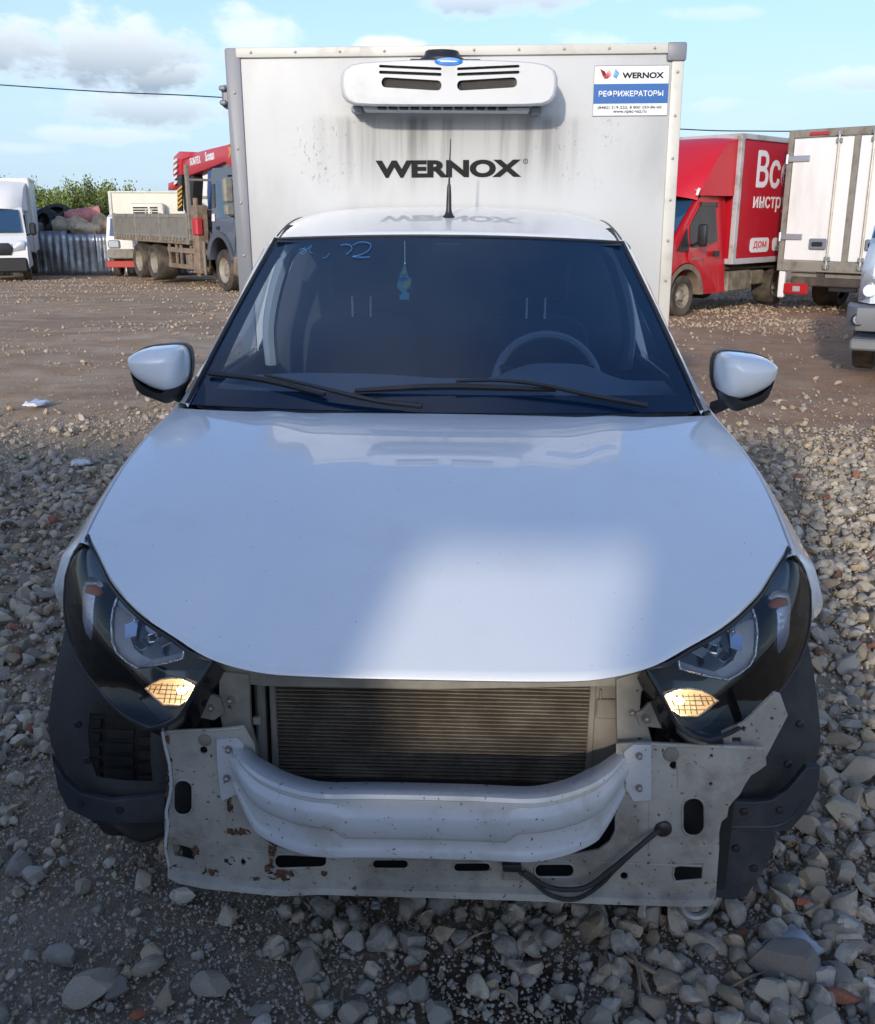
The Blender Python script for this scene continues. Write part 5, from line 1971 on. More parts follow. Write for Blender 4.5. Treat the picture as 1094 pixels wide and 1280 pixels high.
for s in (1, -1):
    MB().box(.98, 1.10, min(s * .56, s * .96), max(s * .56, s * .96), .96, 1.24, .05).build('headlight', M_LAMPW, cbf)
    wheel_parts(rf, .1, s * .86, .38, .24)
    wheel_parts(rf, -4.0, s * .86, .38, .46, True)
MB().box(.98, 1.12, -.98, .98, .62, .94, .04).build('bumper', M_TGREY, cbf)
MB().box(1.0, 1.16, -1.04, 1.04, .34, .56, .02).build('front_bar', mat('red bar', (.4, .03, .02), .5), rf)
MB().box(-6.0, .9, -.5, .5, .5, .8).build('frame_rail', M_CHASSIS, rf)

# ---- white box lorry far behind the crane
bp_ = Vector((-6.75, 35.5, 0))
bk = veh('box_lorry', bp_, 1, -.1, 'pale box lorry far behind the cab of the crane lorry', 'truck')
kb = grp('cargo_box', bk)
zt = (266 - 212) * 37.0 / 1165 + 1.535 - gnd(0, 35)
MB().box(-3.4, 3.0, -1.2, 1.2, 1.0, zt).build('box_panel', mat('grey white box', (.6, .6, .58), .5), kb)
f = MB()
for x in (-3.4, -1.25, 0, 1.25, 3.0):
    f.box(x - .05, x + .05, -1.23, -1.19, 1.0, zt)
f.box(-3.4, 3.0, -1.24, -1.20, zt - .1, zt + .02).box(-3.4, 3.0, -1.24, -1.20, 2.7, 2.8)
f.build('box_frame', M_TGREY, kb)
MB().box(-3.4, 5.0, -.5, .5, .6, .95).build('frame_rail', M_CHASSIS, bk)
MB().box(3.2, 5.0, -1.1, 1.1, .6, 2.9, .1).build('cab_body', M_TWHITE, bk)
for s in (1, -1):
    wheel_parts(bk, -2.2, s * .9, .48, .5, True)
    wheel_parts(bk, 4.0, s * .95, .48, .28)

# ---- crane lorry: x forward, y left; the right flank is seen
fw_ = atG(285, 364)
cr_h = Vector((.60, -.80, 0)).normalized()
cr = veh('crane_lorry', (0, 0), cr_h.x, cr_h.y, 'muddy grey flatbed lorry with a red crane boom folded over its cab', 'truck')
lftc = Vector((-cr_h.y, cr_h.x, 0))
cr.location = (fw_.x + lftc.x * 1.10, fw_.y + lftc.y * 1.10, fw_.z)
R1 = .52
cc = grp('cab', cr)
bm_ = MB()
cab_shell(bm_, [(1.30, .62), (1.36, 1.1), (1.34, 1.75), (1.10, 2.85), (.9, 2.98), (-.40, 3.0), (-.48, 2.9), (-.50, 1.34), (-.69, 1.2), (-.70, 1.0), (-.66, 1.12), (-.45, 1.30), (0, 1.36), (.45, 1.30), (.66, 1.12), (.70, .62)], 1.22, .05, 1.7)
bm_.build('cab_body', M_CAB, cc, smooth=35)
MB().grid([[Vector((1.36, y, 1.80)), Vector((1.15, y * .97, 2.74))] for y in (-1.1, -.5, 0, .5, 1.1)]).build('windscreen', M_BGLASS, cc)
cc.children[-1].location = (.015, 0, 0)
ckw = dict(hw=1.22, tumble=.05, z_belt=1.7)
for s in (1, -1):
    d_ = side_plate([(.84, .95), (.95, 1.35), (1.05, 1.75), (.92, 2.78), (-.18, 2.80), (-.18, 1.45), (.35, 1.42), (.72, 1.15)], .02, 'door', M_CAB, cc, .006, s, **ckw)
    side_plate([(1.0, 1.82), (.88, 2.66), (-.08, 2.68), (-.08, 1.80)], .01, 'door_window', M_BGLASS, d_, .02, s, **ckw)
    side_plate(rrect(-.05, 1.56, .18, .08, .03), .03, 'handle', M_BLACK, d_, .03, s, **ckw)
    side_plate([(-.24, 2.05), (-.24, 2.62), (-.44, 2.62), (-.44, 2.05)], .01, 'rear_window', M_SGLASS, cc, .008, s, **ckw)
    side_plate([(-.26, 1.72), (-.26, 1.90), (-.44, 1.90), (-.44, 1.72)], .012, 'plate_sticker', M_PWHITE, cc, .012, s, **ckw)
    a_ = MB()
    ang = [PI * (.02 + .96 * k / 14) for k in range(15)]
    a_.grid([[Vector((r_ * math.cos(a), s * y_, .72 + r_ * .95 * math.sin(a))) for r_, y_ in ((.66, .9), (.66, 1.26), (.78, 1.28), (.80, 1.20))] for a in ang])
    solid(a_.build('wheel_arch', M_CAB, cc), .01)
    MB().box(.72, 1.30, min(s * 1.0, s * 1.24), max(s * 1.0, s * 1.24), .42, .92, .05).build('step_panel', M_MUD, cc)
    m_ = grp('mirror', cc)
    MB().box(1.15, 1.33, min(s * 1.36, s * 1.60), max(s * 1.36, s * 1.60), 2.15, 2.72, .05).box(1.15, 1.33, min(s * 1.36, s * 1.58), max(s * 1.36, s * 1.58), 1.86, 2.12, .04).build('mirror_head', M_TGREY, m_)
    MB().tube([(1.15, s * 1.16, 2.78), (1.22, s * 1.45, 2.76)], .025, 6).tube([(1.2, s * 1.18, 1.82), (1.24, s * 1.45, 1.86)], .025, 6).build('mirror_arm', M_BLACK, m_)
    wheel_parts(cr, 0, s * 1.02, R1, .32)
MB().box(1.2, 1.48, -1.22, 1.22, .36, .85, .05).build('bumper', M_TGREY, cc)
MB().box(.6, 1.2, -1.1, 1.1, 2.98, 3.03, .02).box(1.12, 1.4, -1.1, 1.1, 2.86, 2.92, .02).build('sun_visor', M_CAB, cc)
# bed: x from -6.6 to -2.2
ch = grp('chassis', cr)
MB().box(-8.6, 1.0, -.5, -.38, .82, 1.08).box(-8.6, 1.0, .38, .5, .82, 1.08).build('frame_rail', M_CHASSIS, ch)
for s in (1, -1):
    gd = MB()
    gd.box(-3.9, -1.0, min(s * 1.14, s * 1.20), max(s * 1.14, s * 1.20), .86, 1.0, .01).box(-3.9, -1.0, min(s * 1.14, s * 1.20), max(s * 1.14, s * 1.20), .44, .56, .01)
    for x in (-3.85, -3.3, -2.95, -2.2, -1.3):
        gd.box(x - .05, x + .05, min(s * 1.12, s * 1.18), max(s * 1.12, s * 1.18), .45, 1.2, .01)
    gd.build('side_guard', M_MUD, ch)
    MB().box(-2.75, -2.0, min(s * .85, s * 1.12), max(s * .85, s * 1.12), .50, .84, .02).build('tool_box', M_MUD, ch)
    MB().box(-1.75, -1.35, min(s * .95, s * 1.28), max(s * .95, s * 1.28), .36, 2.12, .03).tube([(-1.55, s * 1.2, .3), (-1.55, s * 1.2, 2.3)], .07, 8).build('outrigger', M_MUD, cr)
    MB().tube([(-1.06, s * 1.23, 1.2), (-1.02, s * 1.25, .5), (-1.02, s * 1.25, .36)], .03, 6).build('step_rail', M_TGREY, ch)
    for x in (-5.05, -6.4):
        wheel_parts(cr, x, s * .95, R1, .60, True)
bd_ = grp('flatbed', cr)
MB().box(-8.5, -2.1, -1.24, 1.24, 1.10, 1.26, .01).build('bed_floor', M_MUD, bd_)
for s in (1, -1):
    for k in range(3):
        x0, x1 = -8.5 + k * 2.12, -8.5 + (k + 1) * 2.12
        p_ = put('side_board', MB().box(x0 + .06, x1 - .06, min(s * 1.22, s * 1.255), max(s * 1.22, s * 1.255), 1.26, 1.88, .008).mesh('side_board'), M_BED, bd_)
        q_ = MB().box(x0 + .06, x1 - .06, min(s * 1.23, s * 1.27), max(s * 1.23, s * 1.27), 1.80, 1.885, .006).box(x0 + .06, x1 - .06, min(s * 1.23, s * 1.27), max(s * 1.23, s * 1.27), 1.26, 1.33, .006)
        for i in range(7):
            q_.box(x0 + .2 + i * .26, x0 + .26 + i * .26, min(s * 1.24, s * 1.285), max(s * 1.24, s * 1.285), 1.17, 1.28, .006)
        q_.build('board_rail', M_TGREY, p_)
    st_ = MB()
    for k in range(4):
        x = -8.5 + k * 2.12
        st_.box(x - .055, x + .055, min(s * 1.2, s * 1.28), max(s * 1.2, s * 1.28), 1.10, 1.92, .01)
    st_.each('bed_stake', M_TGREY, bd_)
for x in (-8.48, -2.12):
    MB().box(x - .03, x + .03, -1.22, 1.22, 1.26, 1.9 if x < -5 else 2.0, .01).build('end_board', M_BED, bd_)
hr = MB()
for y in (-1.18, 0, 1.18):
    hr.box(-2.14, -2.04, y - .05, y + .05, 1.2, 3.15, .01)
hr.box(-2.13, -2.05, -1.18, 1.18, 2.74, 2.80, .01)
hr.build('head_rack', M_TGREY, bd_)
for z in (1.3, 1.55, 1.80):
    MB().box(-2.06, -2.02, -1.1, 1.1, z, z + .21, .01).build('rack_plank', M_MUD, bd_)
# the crane stands between cab and bed, its boom runs back over the load bed... and forward over the cab
kr = grp('crane', cr)
MB().lathe([(.34, 0), (.34, .25), (.26, .3), (.22, 1.2), (.25, 1.5), (.0, 1.5)], Matrix.Translation((-1.45, 0, 1.1)) @ Matrix.Rotation(-PI / 2, 4, 'Y'), 16).box(-1.75, -1.15, -1.0, 1.0, 1.05, 1.45, .03).build('crane_column', M_BLACK, kr)
MB().box(-1.62, -1.30, -1.32, -1.12, 1.35, 1.80, .04).build('control_box', mat('red control box', (.45, .03, .04), .5), kr)


def crl(x, y, yl):
    """point on the plane y = yl of the lorry's own frame seen at a pixel"""
    M = Matrix.Translation(cr.location) @ Matrix.Rotation(cr.rotation_euler.z, 4, 'Z')
    Mi = M.inverted()
    o_ = Mi @ CAM
    d_ = (Mi.to_3x3() @ ray(x, y))
    t_ = (yl - o_.y) / d_.y
    return o_ + d_ * t_


yl = -.22
poly = [crl(x, y, yl) for x, y in ((222, 222), (222, 197), (232, 194), (262, 186), (283, 181), (296, 176), (312, 172), (330, 176), (330, 205), (312, 212), (297, 212), (288, 209), (281, 202), (262, 210), (240, 218), (230, 222))]
P2 = [(p.x, p.z) for p in poly]
bm_ = MB().prism(P2, yl, yl + .44, None, .02)
bm_.build('boom', M_CRANE, kr, smooth=30)
tip = [crl(x, y, yl - .03) for x, y in ((216, 218), (217, 196), (224, 189), (237, 190), (238, 196), (227, 200), (226, 222), (219, 226))]
MB().prism([(p.x, p.z) for p in tip], yl - .03, yl + .47, None, .015).build('boom_head', M_CRANE, kr, smooth=30)
a0, a1 = crl(235, 206, yl - .006), crl(252, 206, yl - .006)
up_ = (crl(262, 186, yl) - crl(232, 194, yl)).normalized()
nz_ = Vector((-up_.z, 0, up_.x)) if up_.x > 0 else Vector((up_.z, 0, -up_.x))
sx_ = up_ if up_.x > 0 else -up_


def boom_text(txt, px0, px1, y0, h, bold):
    o_, e_ = crl(px0, y0, yl - .006), crl(px1, y0 - (px1 - px0) * .27, yl - .006)
    d_ = (e_ - o_)
    L_ = d_.length
    d_.normalize()
    u_ = Vector((-d_.z, 0, d_.x))
    if u_.z < 0:
        u_ = -u_
    vs_, fs = lettering(txt, L_, h, bold, .004)
    MB().add([o_ + d_ * v.x + u_ * v.y + Vector((0, v.z, 0)) for v in vs_], fs).build('boom_letters', M_PWHITE, kr, 0)


boom_text('БОМТЕХ', 238, 251, 207, .20, .03)
boom_text('Soosan', 257, 268, 202, .26, .03)
e_ = [crl(x, y, yl - .006) for x, y in ((285, 199), (288, 193), (288, 185), (285, 183), (287, 190))]
MB().prism([(p.x, p.z) for p in e_], yl - .006, yl - .001).build('boom_emblem', M_YEL, kr, 0)
wb = MB()
wy = MB()
for k in range(5):
    a = [crl(x, y, yl - .1) for x, y in ((221.5, 262 - k * 5.6), (227, 257 - k * 5.6), (227, 254 - k * 5.6), (221.5, 259 - k * 5.6))]
    wy.prism([(p.x, p.z) for p in a], yl - .1, yl - .08)
for k in range(5):
    a = [crl(x, y, yl - .1) for x, y in ((217, 232 - k * 7), (220.5, 229 - k * 7), (220.5, 225.5 - k * 7), (217, 228.5 - k * 7))]
    wb.prism([(p.x, p.z) for p in a], yl - .1, yl - .08)
a = [crl(x, y, yl - .08) for x, y in ((222, 264), (227, 264), (227, 218), (222, 218))]
MB().prism([(p.x, p.z) for p in a], yl - .08, yl - .02).build('hook_mast', M_BLACK, kr)
wy.each('warning_stripe', M_YEL, kr, 0)
wb.each('warning_stripe', M_PWHITE, kr, 0)
a = [crl(x, y, yl - .1) for x, y in ((211, 229), (217, 227), (218, 236), (211, 238))]
MB().prism([(p.x, p.z) for p in a], yl - .12, yl + .1, None, .01).build('tip_lamp', M_CRANE, kr)
pm_ = [crl(x, y, yl) for x, y in ((226, 220), (238, 216), (240, 225), (238, 262), (232, 268), (228, 262))]
MB().prism([(p.x, p.z) for p in pm_], yl + .05, yl + .35, None, .01).build('winch_mount', M_BLACK, kr)
ps = [crl(x, y, -.1) for x, y in ((264, 214), (271, 212), (268, 240), (264, 262), (263, 240))]
MB().prism([(p.x, p.z) for p in ps], -.2, .1, None, .01).build('lift_cylinder', mat('blue cylinder', (.03, .07, .2), .5), kr)
hs = MB()
for k in range(4):
    hs.tube(spline([Vector((-1.2 - .1 * k, -.5 - .1 * k, 2.2)), Vector((-1.1 - .1 * k, -.75, 2.6 - .2 * k)), Vector((-1.0, -.9, 1.7)), Vector((-1.3, -1.0, 1.3))], 5), .025, 5)
hs.each('hydraulic_hose', M_BLACK, kr)

# ---- corrugated fence, one sheet after the other
fl, frr = atG(20, 343.5), atG(140, 343.5)
fdir = (frr - fl)
fdir.z = 0
fdir.normalize()
fn = empty('corrugated_fence', (fl.x, fl.y, gnd(fl.x, fl.y)), math.atan2(fdir.y, fdir.x), 'silver corrugated metal fence in front of the heap of old tyres', 'fence')
SWD = .96
FH = (343 - 290) * (fl.y + 1.5) / 1165 * .985
for k in range(-6, 9):
    x0 = k * SWD
    rows = []
    NS_ = 24
    hh = FH + (-.0 if k < 2 else -.05 * (k - 1)) + .03 * math.sin(k * 2.3)
    bow = .05 * math.sin(k * 1.9)
    for i in range(NS_ + 1):
        x = x0 + SWD * i / NS_
        a = (i % 6)
        d = .035 if a in (1, 2) else (0.0 if a in (4, 5) else .018)
        rows.append([Vector((x, -d + .02 * (k % 2) + bow * math.sin(j * .9 + i * .15) * .6, -.1 + (hh + .1) * j / 6)) for j in range(7)])
    o_ = MB().grid(rows).build('fence_sheet', M_ZINC, fn, 25)
    solid(o_, .004)
MB().box(-6 * SWD, 9 * SWD, .06, .10, FH * .25, FH * .25 + .08).box(-6 * SWD, 9 * SWD, .06, .10, FH * .8, FH * .8 + .08).build('fence_rail', M_CHASSIS, fn)
ps_ = MB()
for k in range(-6, 10, 3):
    ps_.box(k * SWD - .04, k * SWD + .04, .10, .18, -.3, FH + .02)
ps_.each('fence_post', M_CHASSIS, fn)

# ---- heap of scrap behind the fence
hy_ = fl.y + 3.0
hz = gnd(0, hy_)
xs0 = fl.x - 6
rows = []
for i in range(31):
    x = xs0 + i * .6
    rows.append([Vector((x, hy_ - 2.4 + j * .55, hz + max(0, 1.95 * math.sin(PI * min(1, max(0, j / 9))) ** .6) * (.92 + .10 * math.sin(i * 1.1 + j)) - .15)) for j in range(11)])
put('rubble_mound', MB().grid(rows).mesh('rubble_mound'), mat('earth mound', (.17, .125, .085), .95, var=.35, vscale=3, bump=.6, bscale=8), kind='structure', label='brown earth mound behind the metal fence')


def heap(x, y, dY):
    p = atY(x, y, fl.y + dY)
    return p


def tyre_thing(px, py, dY, r, w_, rot, label):
    p = heap(px, py, dY)
    o_ = empty('tyre', p, 0, label, 'tyre', 'old tyres on the heap')
    o_.rotation_euler = rot
    h = w_ / 2
    MB().lathe([(r * .58, -h * .8), (r * .7, -h), (r * .9, -h), (r, -h * .7), (r, h * .7), (r * .9, h), (r * .7, h), (r * .58, h * .8)], None, 28, False).build('casing', M_RUBBER, o_)
    inn = MB().lathe([(r * .58, -h * .8), (r * .62, -h * .5), (r * .85, -h * .3), (r * .85, h * .3), (r * .62, h * .5), (r * .58, h * .8)], None, 28, False)
    inn.build('inner_liner', M_DARK, o_, smooth=60)
    return o_


tyre_thing(57, 278, 1.6, .52, .34, (rad(10), rad(15), rad(70)), 'large black tyre leaning face forward on the scrap heap')
tyre_thing(70, 268, 2.3, .52, .4, (0, rad(62), rad(95)), 'black tyre lying tilted at the top of the scrap heap')
tyre_thing(45, 279, 1.9, .46, .3, (rad(10), rad(40), rad(60)), 'worn tyre half hidden at the left of the scrap heap')
tyre_thing(38, 284, 1.2, .46, .26, (0, rad(84), rad(90)), 'tan dusty tyre lying flat just behind the fence')
MATS['tan rubber'] = mat('tan rubber', (.22, .18, .13), .9, bump=.3)
for c in bpy.data.objects:
    if c.get('label') == 'tan dusty tyre lying flat just behind the fence':
        c.children[0].data.materials[0] = MATS['tan rubber']


def lump(px, py, dY, sx, sy, sz, name, material, label, cat, group=None, seed=0):
    p = heap(px, py, dY)
    bm = bmesh.new()
    bmesh.ops.create_icosphere(bm, subdivisions=3, radius=1)
    for v in bm.verts:
        d = 1 + .28 * mnoise.noise(v.co * 1.7 + Vector((seed * 3.1, seed, 0))) + .08 * mnoise.noise(v.co * 5 + Vector((seed, 0, 0)))
        v.co = Vector((v.co.x * sx, v.co.y * sy, v.co.z * sz)) * d
    me = bpy.data.meshes.new(name)
    bm.to_mesh(me)
    bm.free()
    me.polygons.foreach_set('use_smooth', [True] * len(me.polygons))
    return put(name, me, material, None, p, None, label, cat, group)


lump(75, 283, 1.3, .30, .3, .36, 'sack', M_SACK, 'upright tan sack right of the leaning tyre', 'sack', 'sacks on the heap', 1)
lump(94, 281, 1.7, .48, .35, .34, 'sack', M_SACK, 'tan sack slumped left of the pink drum', 'sack', 'sacks on the heap', 2)
lump(112, 288, 1.2, .42, .3, .28, 'sack', M_SACK, 'tan sack low behind the fence under the pink drum', 'sack', 'sacks on the heap', 3)
lump(126, 283, 1.5, .40, .3, .42, 'sack', M_SACK, 'tan sack at the right end of the heap beside the refrigerated truck', 'sack', 'sacks on the heap', 4)
lump(100, 286, 1.1, .4, .3, .22, 'sack', M_SACK, 'flat tan sack between the two slumped sacks', 'sack', 'sacks on the heap', 6)
lump(88, 273, 2.2, .35, .3, .26, 'scrap_bundle', M_PINK, 'faded pink bundle of scrap left of the drum', 'bundle', None, 7)
lump(35, 272, 2.2, .36, .3, .3, 'scrap_bundle', mat('dull red cloth', (.22, .07, .07), .9), 'dull red bundle at the left end of the heap', 'bundle', None, 8)
lump(53, 267, 2.8, .4, .3, .22, 'scrap_bundle', mat('grey cloth', (.3, .31, .34), .9), 'grey bundle on top of the heap beside the tilted tyre', 'bundle', None, 9)
dp = heap(107, 272, 2.0)
dm = empty('drum', dp, 0, 'faded pink drum lying on its side on the heap', 'drum')
dm.rotation_euler = (0, rad(-8), rad(20))
MB().lathe([(.33, -.55), (.36, -.5), (.35, -.2), (.365, -.18), (.35, -.15), (.35, .2), (.365, .22), (.35, .25), (.36, .5), (.36, .55), (.31, .56), (.30, .30)], None, 24, True).build('drum_shell', M_PINK, dm)
MB().lathe([(.31, .545), (.0, .548)], None, 20, False).build('drum_mouth', M_DARK, dm)

# ---- willow bushes behind
lrng = np.random.default_rng(11)


def leaf_mesh(n, R_, H_, seed):
    r_ = np.random.default_rng(seed)
    ns = 46
    V, F, SV = [], [], MB()
    stems = []
    for k in range(ns):
        a = r_.uniform(0, 2 * PI)
        q = R_ * math.sqrt(r_.uniform(0, 1))
        b0 = Vector((q * .45 * math.cos(a), q * .45 * math.sin(a), 0))
        h = H_ * r_.uniform(.55, 1.0) * (1 - .25 * (q / R_) ** 2)
        lean = Vector((q * .6 * math.cos(a), q * .6 * math.sin(a), h))
        mid = b0 + lean * .55 + Vector((r_.normal(0, .08), r_.normal(0, .08), 0))
        top = b0 + lean + Vector((r_.normal(0, .18), r_.normal(0, .18), 0))
        stems.append((b0, mid, top, h))
        SV.tube([b0, mid, top], [.022, .014, .004], 4, False)
    for k in range(n):
        b0, mid, top, h = stems[int(r_.integers(ns))]
        t_ = r_.beta(2.2, 1.6)
        t_ = .10 + .92 * t_
        p = (b0.lerp(mid, t_ * 2) if t_ < .5 else mid.lerp(top, t_ * 2 - 1))
        sp_ = .10 + .20 * (1 - t_)
        p = p + Vector((r_.normal(0, sp_), r_.normal(0, sp_), r_.normal(0, .08)))
        L_ = r_.uniform(.06, .13)
        W_ = L_ * r_.uniform(.28, .42)
        d = Vector((r_.normal(0, .45), r_.normal(0, .45), r_.uniform(.3, 1.2))).normalized()
        sd_ = d.cross(Vector((r_.normal(), r_.normal(), r_.normal()))).normalized()
        o_ = len(V)
        V += [p, p + d * L_ * .5 + sd_ * W_, p + d * L_, p + d * L_ * .5 - sd_ * W_]
        F.append((o_, o_ + 1, o_ + 2, o_ + 3))
    me = bpy.data.meshes.new('leaves')
    me.from_pydata([tuple(v) for v in V], [], F)
    me.update()
    return me, SV.mesh('stem', 0)


kinds = [leaf_mesh(16000, 1.7, 3.6, 21 + k) for k in range(4)]
M_LEAFS = [M_LEAF, mat('yellow green leaf', (.19, .21, .045), .7, var=.25, vscale=1.2), mat('olive leaf', (.075, .10, .03), .7, var=.3, vscale=1.2)]
brng = random.Random(5)
spots = [(12, 5.6, 3.5, 'willow bush directly behind the roof edge of the white van'), (24, 6.2, 3.95, 'tall willow bush immediately right of the white van, highest in the row'), (36, 5.0, 3.8, 'willow bush behind the dull red bundle and left tyres'), (48, 6.0, 3.6, 'willow bush behind the grey bundle and the tilted tyre'),
         (60, 5.2, 3.3, 'willow bush behind the leaning tyre, where the row starts to dip'), (72, 6.4, 2.8, 'lowest willow bush, in the dip above the upright tan sack'), (85, 5.6, 2.8, 'low willow bush above the pink bundle of scrap'), (98, 6.2, 3.35, 'willow bush rising again behind the pink drum'),
         (111, 5.2, 3.75, 'willow bush above the right end of the pink drum'), (124, 6.0, 3.8, 'willow bush beside the left edge of the cream refrigerated truck'), (137, 5.4, 3.75, 'willow bush showing above the left corner of the refrigerated truck'), (152, 6.2, 3.7, 'willow bush whose tip shows above the roof of the refrigerated truck'),
         (170, 5.6, 3.2, None), (190, 6.4, 3.3, None), (-10, 6, 3.5, None), (222, 6.2, 3.2, 'willow bush seen between the refrigerated truck and the striped crane mast')]
for i, (px_, dY, hgt, lbl) in enumerate(spots):
    p = atY(px_, 300, fl.y + dY)
    z = gnd(p.x, p.y)
    o_ = empty('willow_bush', (p.x, p.y, z), brng.uniform(0, 6), lbl or 'spring green willow bush hidden behind a parked truck on the left', 'bush', 'willow bushes over the scrap heap')
    s_ = hgt / 3.6
    o_.scale = (1.0, 1.0, s_)
    lm, smh = kinds[i % 4]
    put('foliage', lm, None, o_)
    if not lm.materials:
        lm.materials.append(M_LEAFS[i % 3])
    put('stem', smh, M_STEM, o_)

# ---- overhead wire between two poles outside the picture
wl, wr = atY(-260, 88, 46), atY(1400, 166, 46)
wp_ = spline([wl, atY(0, 106, 46), atY(137, 115, 46), atY(275, 121.5, 46), atY(560, 143, 46), atY(845, 161, 46), atY(985, 164, 46), wr], 5)
wire = MB().tube(wp_, .028, 5).build('overhead_wire', M_BLACK, None)
wire['label'] = 'thin dark overhead wire crossing the sky behind the trucks'
wire['category'] = 'wire'
for p, sd_n in ((wl, 'left'), (wr, 'right')):
    o_ = empty('utility_pole', (p.x, p.y, gnd(p.x, p.y)), 0, 'wooden utility pole at the %s end of the overhead wire' % sd_n, 'pole', 'utility poles')
    hz_ = p.z - gnd(p.x, p.y)
    MB().tube([(0, 0, -.3), (0, 0, hz_ + .3)], [.15, .11], 10).build('pole_shaft', mat('old wood', (.16, .13, .1), .9), o_)
    MB().box(-.8, .8, -.05, .05, hz_ - .15, hz_ - .03).build('crossarm', MATS['old wood'], o_)

# ---- unseen wall added behind the camera: it shades the front of the pickup, its gap lets one beam of low sun through
gw = empty('shade_wall', (0, 0, 0), 0, 'unseen grey wall added behind the camera for shade, its opening passing one sunbeam', 'wall')
WYP = -3.3
LX, LZ = math.tan(SUN_AZ - PI), math.tan(SUN_EL) / math.cos(SUN_AZ - PI)


def sunback(x, y, z):
    """where the sun ray that reaches a point passed through the plane of the wall"""
    d_ = y - WYP
    return x - LX * d_, z + LZ * d_


M_BLOCK = mat('grey shade wall', (.3, .29, .28), .9, var=.2, vscale=3, bump=.4, bscale=20)
bxa = sunback(-.15, .0, .53)
bxb = sunback(.34, .0, 1.01)
X0, X1 = -11.0, sunback(1.02, .0, 0)[0]
HT = sunback(0, 1.2, 1.19)[1]
XS = sunback(-1.5, 2.4, 2.2)[0]
for (x0, x1, z0, z1) in ((XS, bxa[0], -.2, HT), (bxa[0], bxb[0], -.2, bxa[1]), (bxa[0], bxb[0], bxb[1], HT), (bxb[0], X1, -.2, HT), (X0, XS, -.2, HT - .1)):
    MB().box(x0, x1, WYP - .2, WYP, z0, z1).build('shade_wall_section', M_BLOCK, gw)

# ================================================================ ground, stones
def gnoise(X, Y):
    """gentle relief of the yard (array version)"""
    return (.030 * np.sin(X * 1.3 + .6 * Y) * np.sin(Y * .9 - .4 * X + 1.3) + .018 * np.sin(X * 3.1 - Y * 2.2 + .5) * np.sin(Y * 2.7 + X * .9) + .008 * np.sin(X * 7.7 + 2) * np.sin(Y * 6.9 + X * 2.1))


def gnd_a(X, Y):
    s = np.clip(Y - 3.0, -40, 30)
    z = np.where(Y - 3.0 < 30, np.log1p(np.exp(s)), Y - 3.0) * -.02
    z = np.maximum(z, -1.0)
    damp = np.clip(1.2 - np.hypot(X, Y) / 40, .0, 1)
    flat = np.clip((np.maximum(np.abs(X) / 1.0, np.abs(Y - 2.2) / 2.6) - .7) * 1.5, .25, 1)
    return z + gnoise(X, Y) * damp * flat


xs = np.concatenate([-np.geomspace(2500, 14, 22), np.linspace(-13, -3.2, 70), np.linspace(-3.1, 3.1, 150), np.linspace(3.2, 13, 70), np.geomspace(14, 2500, 22)])
ys = np.concatenate([-np.geomspace(900, 4, 16), np.linspace(-3.5, -.9, 18), np.linspace(-.85, 4.5, 130), np.linspace(4.6, 14, 90), np.linspace(14.3, 40, 60), np.geomspace(42, 3000, 20)])
XX, YY = np.meshgrid(xs, ys, indexing='ij')
near = (np.abs(XX) < 6) & (YY > -2) & (YY < 12)
ZZ = gnd_a(XX, YY) + np.where(near, rng.normal(0, .0045, XX.shape), 0) - .012
nx, ny = len(xs), len(ys)
co_ = np.stack([XX, YY, ZZ], -1).reshape(-1, 3)
ii, jj = np.meshgrid(np.arange(nx - 1), np.arange(ny - 1), indexing='ij')
q = np.stack([ii * ny + jj, (ii + 1) * ny + jj, (ii + 1) * ny + jj + 1, ii * ny + jj + 1], -1).reshape(-1, 4)


def np_mesh(name, V, F, smooth=True, col=None):
    me = bpy.data.meshes.new(name)
    k = F.shape[1]
    me.vertices.add(len(V))
    me.vertices.foreach_set('co', np.ascontiguousarray(V, dtype=np.float32).ravel())
    me.loops.add(F.size)
    me.loops.foreach_set('vertex_index', np.ascontiguousarray(F, dtype=np.int32).ravel())
    me.polygons.add(len(F))
    me.polygons.foreach_set('loop_start', np.arange(0, F.size, k, dtype=np.int32))
    if smooth:
        me.polygons.foreach_set('use_smooth', np.ones(len(F), dtype=bool))
    if col is not None:
        a = me.color_attributes.new('stone_colour', 'FLOAT_COLOR', 'POINT')
        c4 = np.concatenate([col, np.ones((len(col), 1))], 1).astype(np.float32)
        a.data.foreach_set('color', c4.ravel())
    me.update(calc_edges=True)
    me.validate()
    return me


gm = bpy.data.materials.new('yard dirt')
gm.use_nodes = True
t = gm.node_tree
bs = t.nodes['Principled BSDF']
bs.inputs['Roughness'].default_value = .95
bs.inputs['Specular IOR Level'].default_value = .2
N = t.nodes.new
co = N('ShaderNodeTexCoord')
sp = N('ShaderNodeSeparateXYZ')
t.links.new(co.outputs['Object'], sp.inputs[0])


def mixg(f, a, b_, typ='MIX'):
    n = N('ShaderNodeMix')
    n.data_type = 'RGBA'
    n.blend_type = typ
    for i, v in ((0, f), (6, a), (7, b_)):
        if isinstance(v, tuple):
            n.inputs[i].default_value = (*v, 1)
        elif isinstance(v, (int, float)):
            n.inputs[i].default_value = v
        else:
            t.links.new(v, n.inputs[i])
    return n.outputs[2]


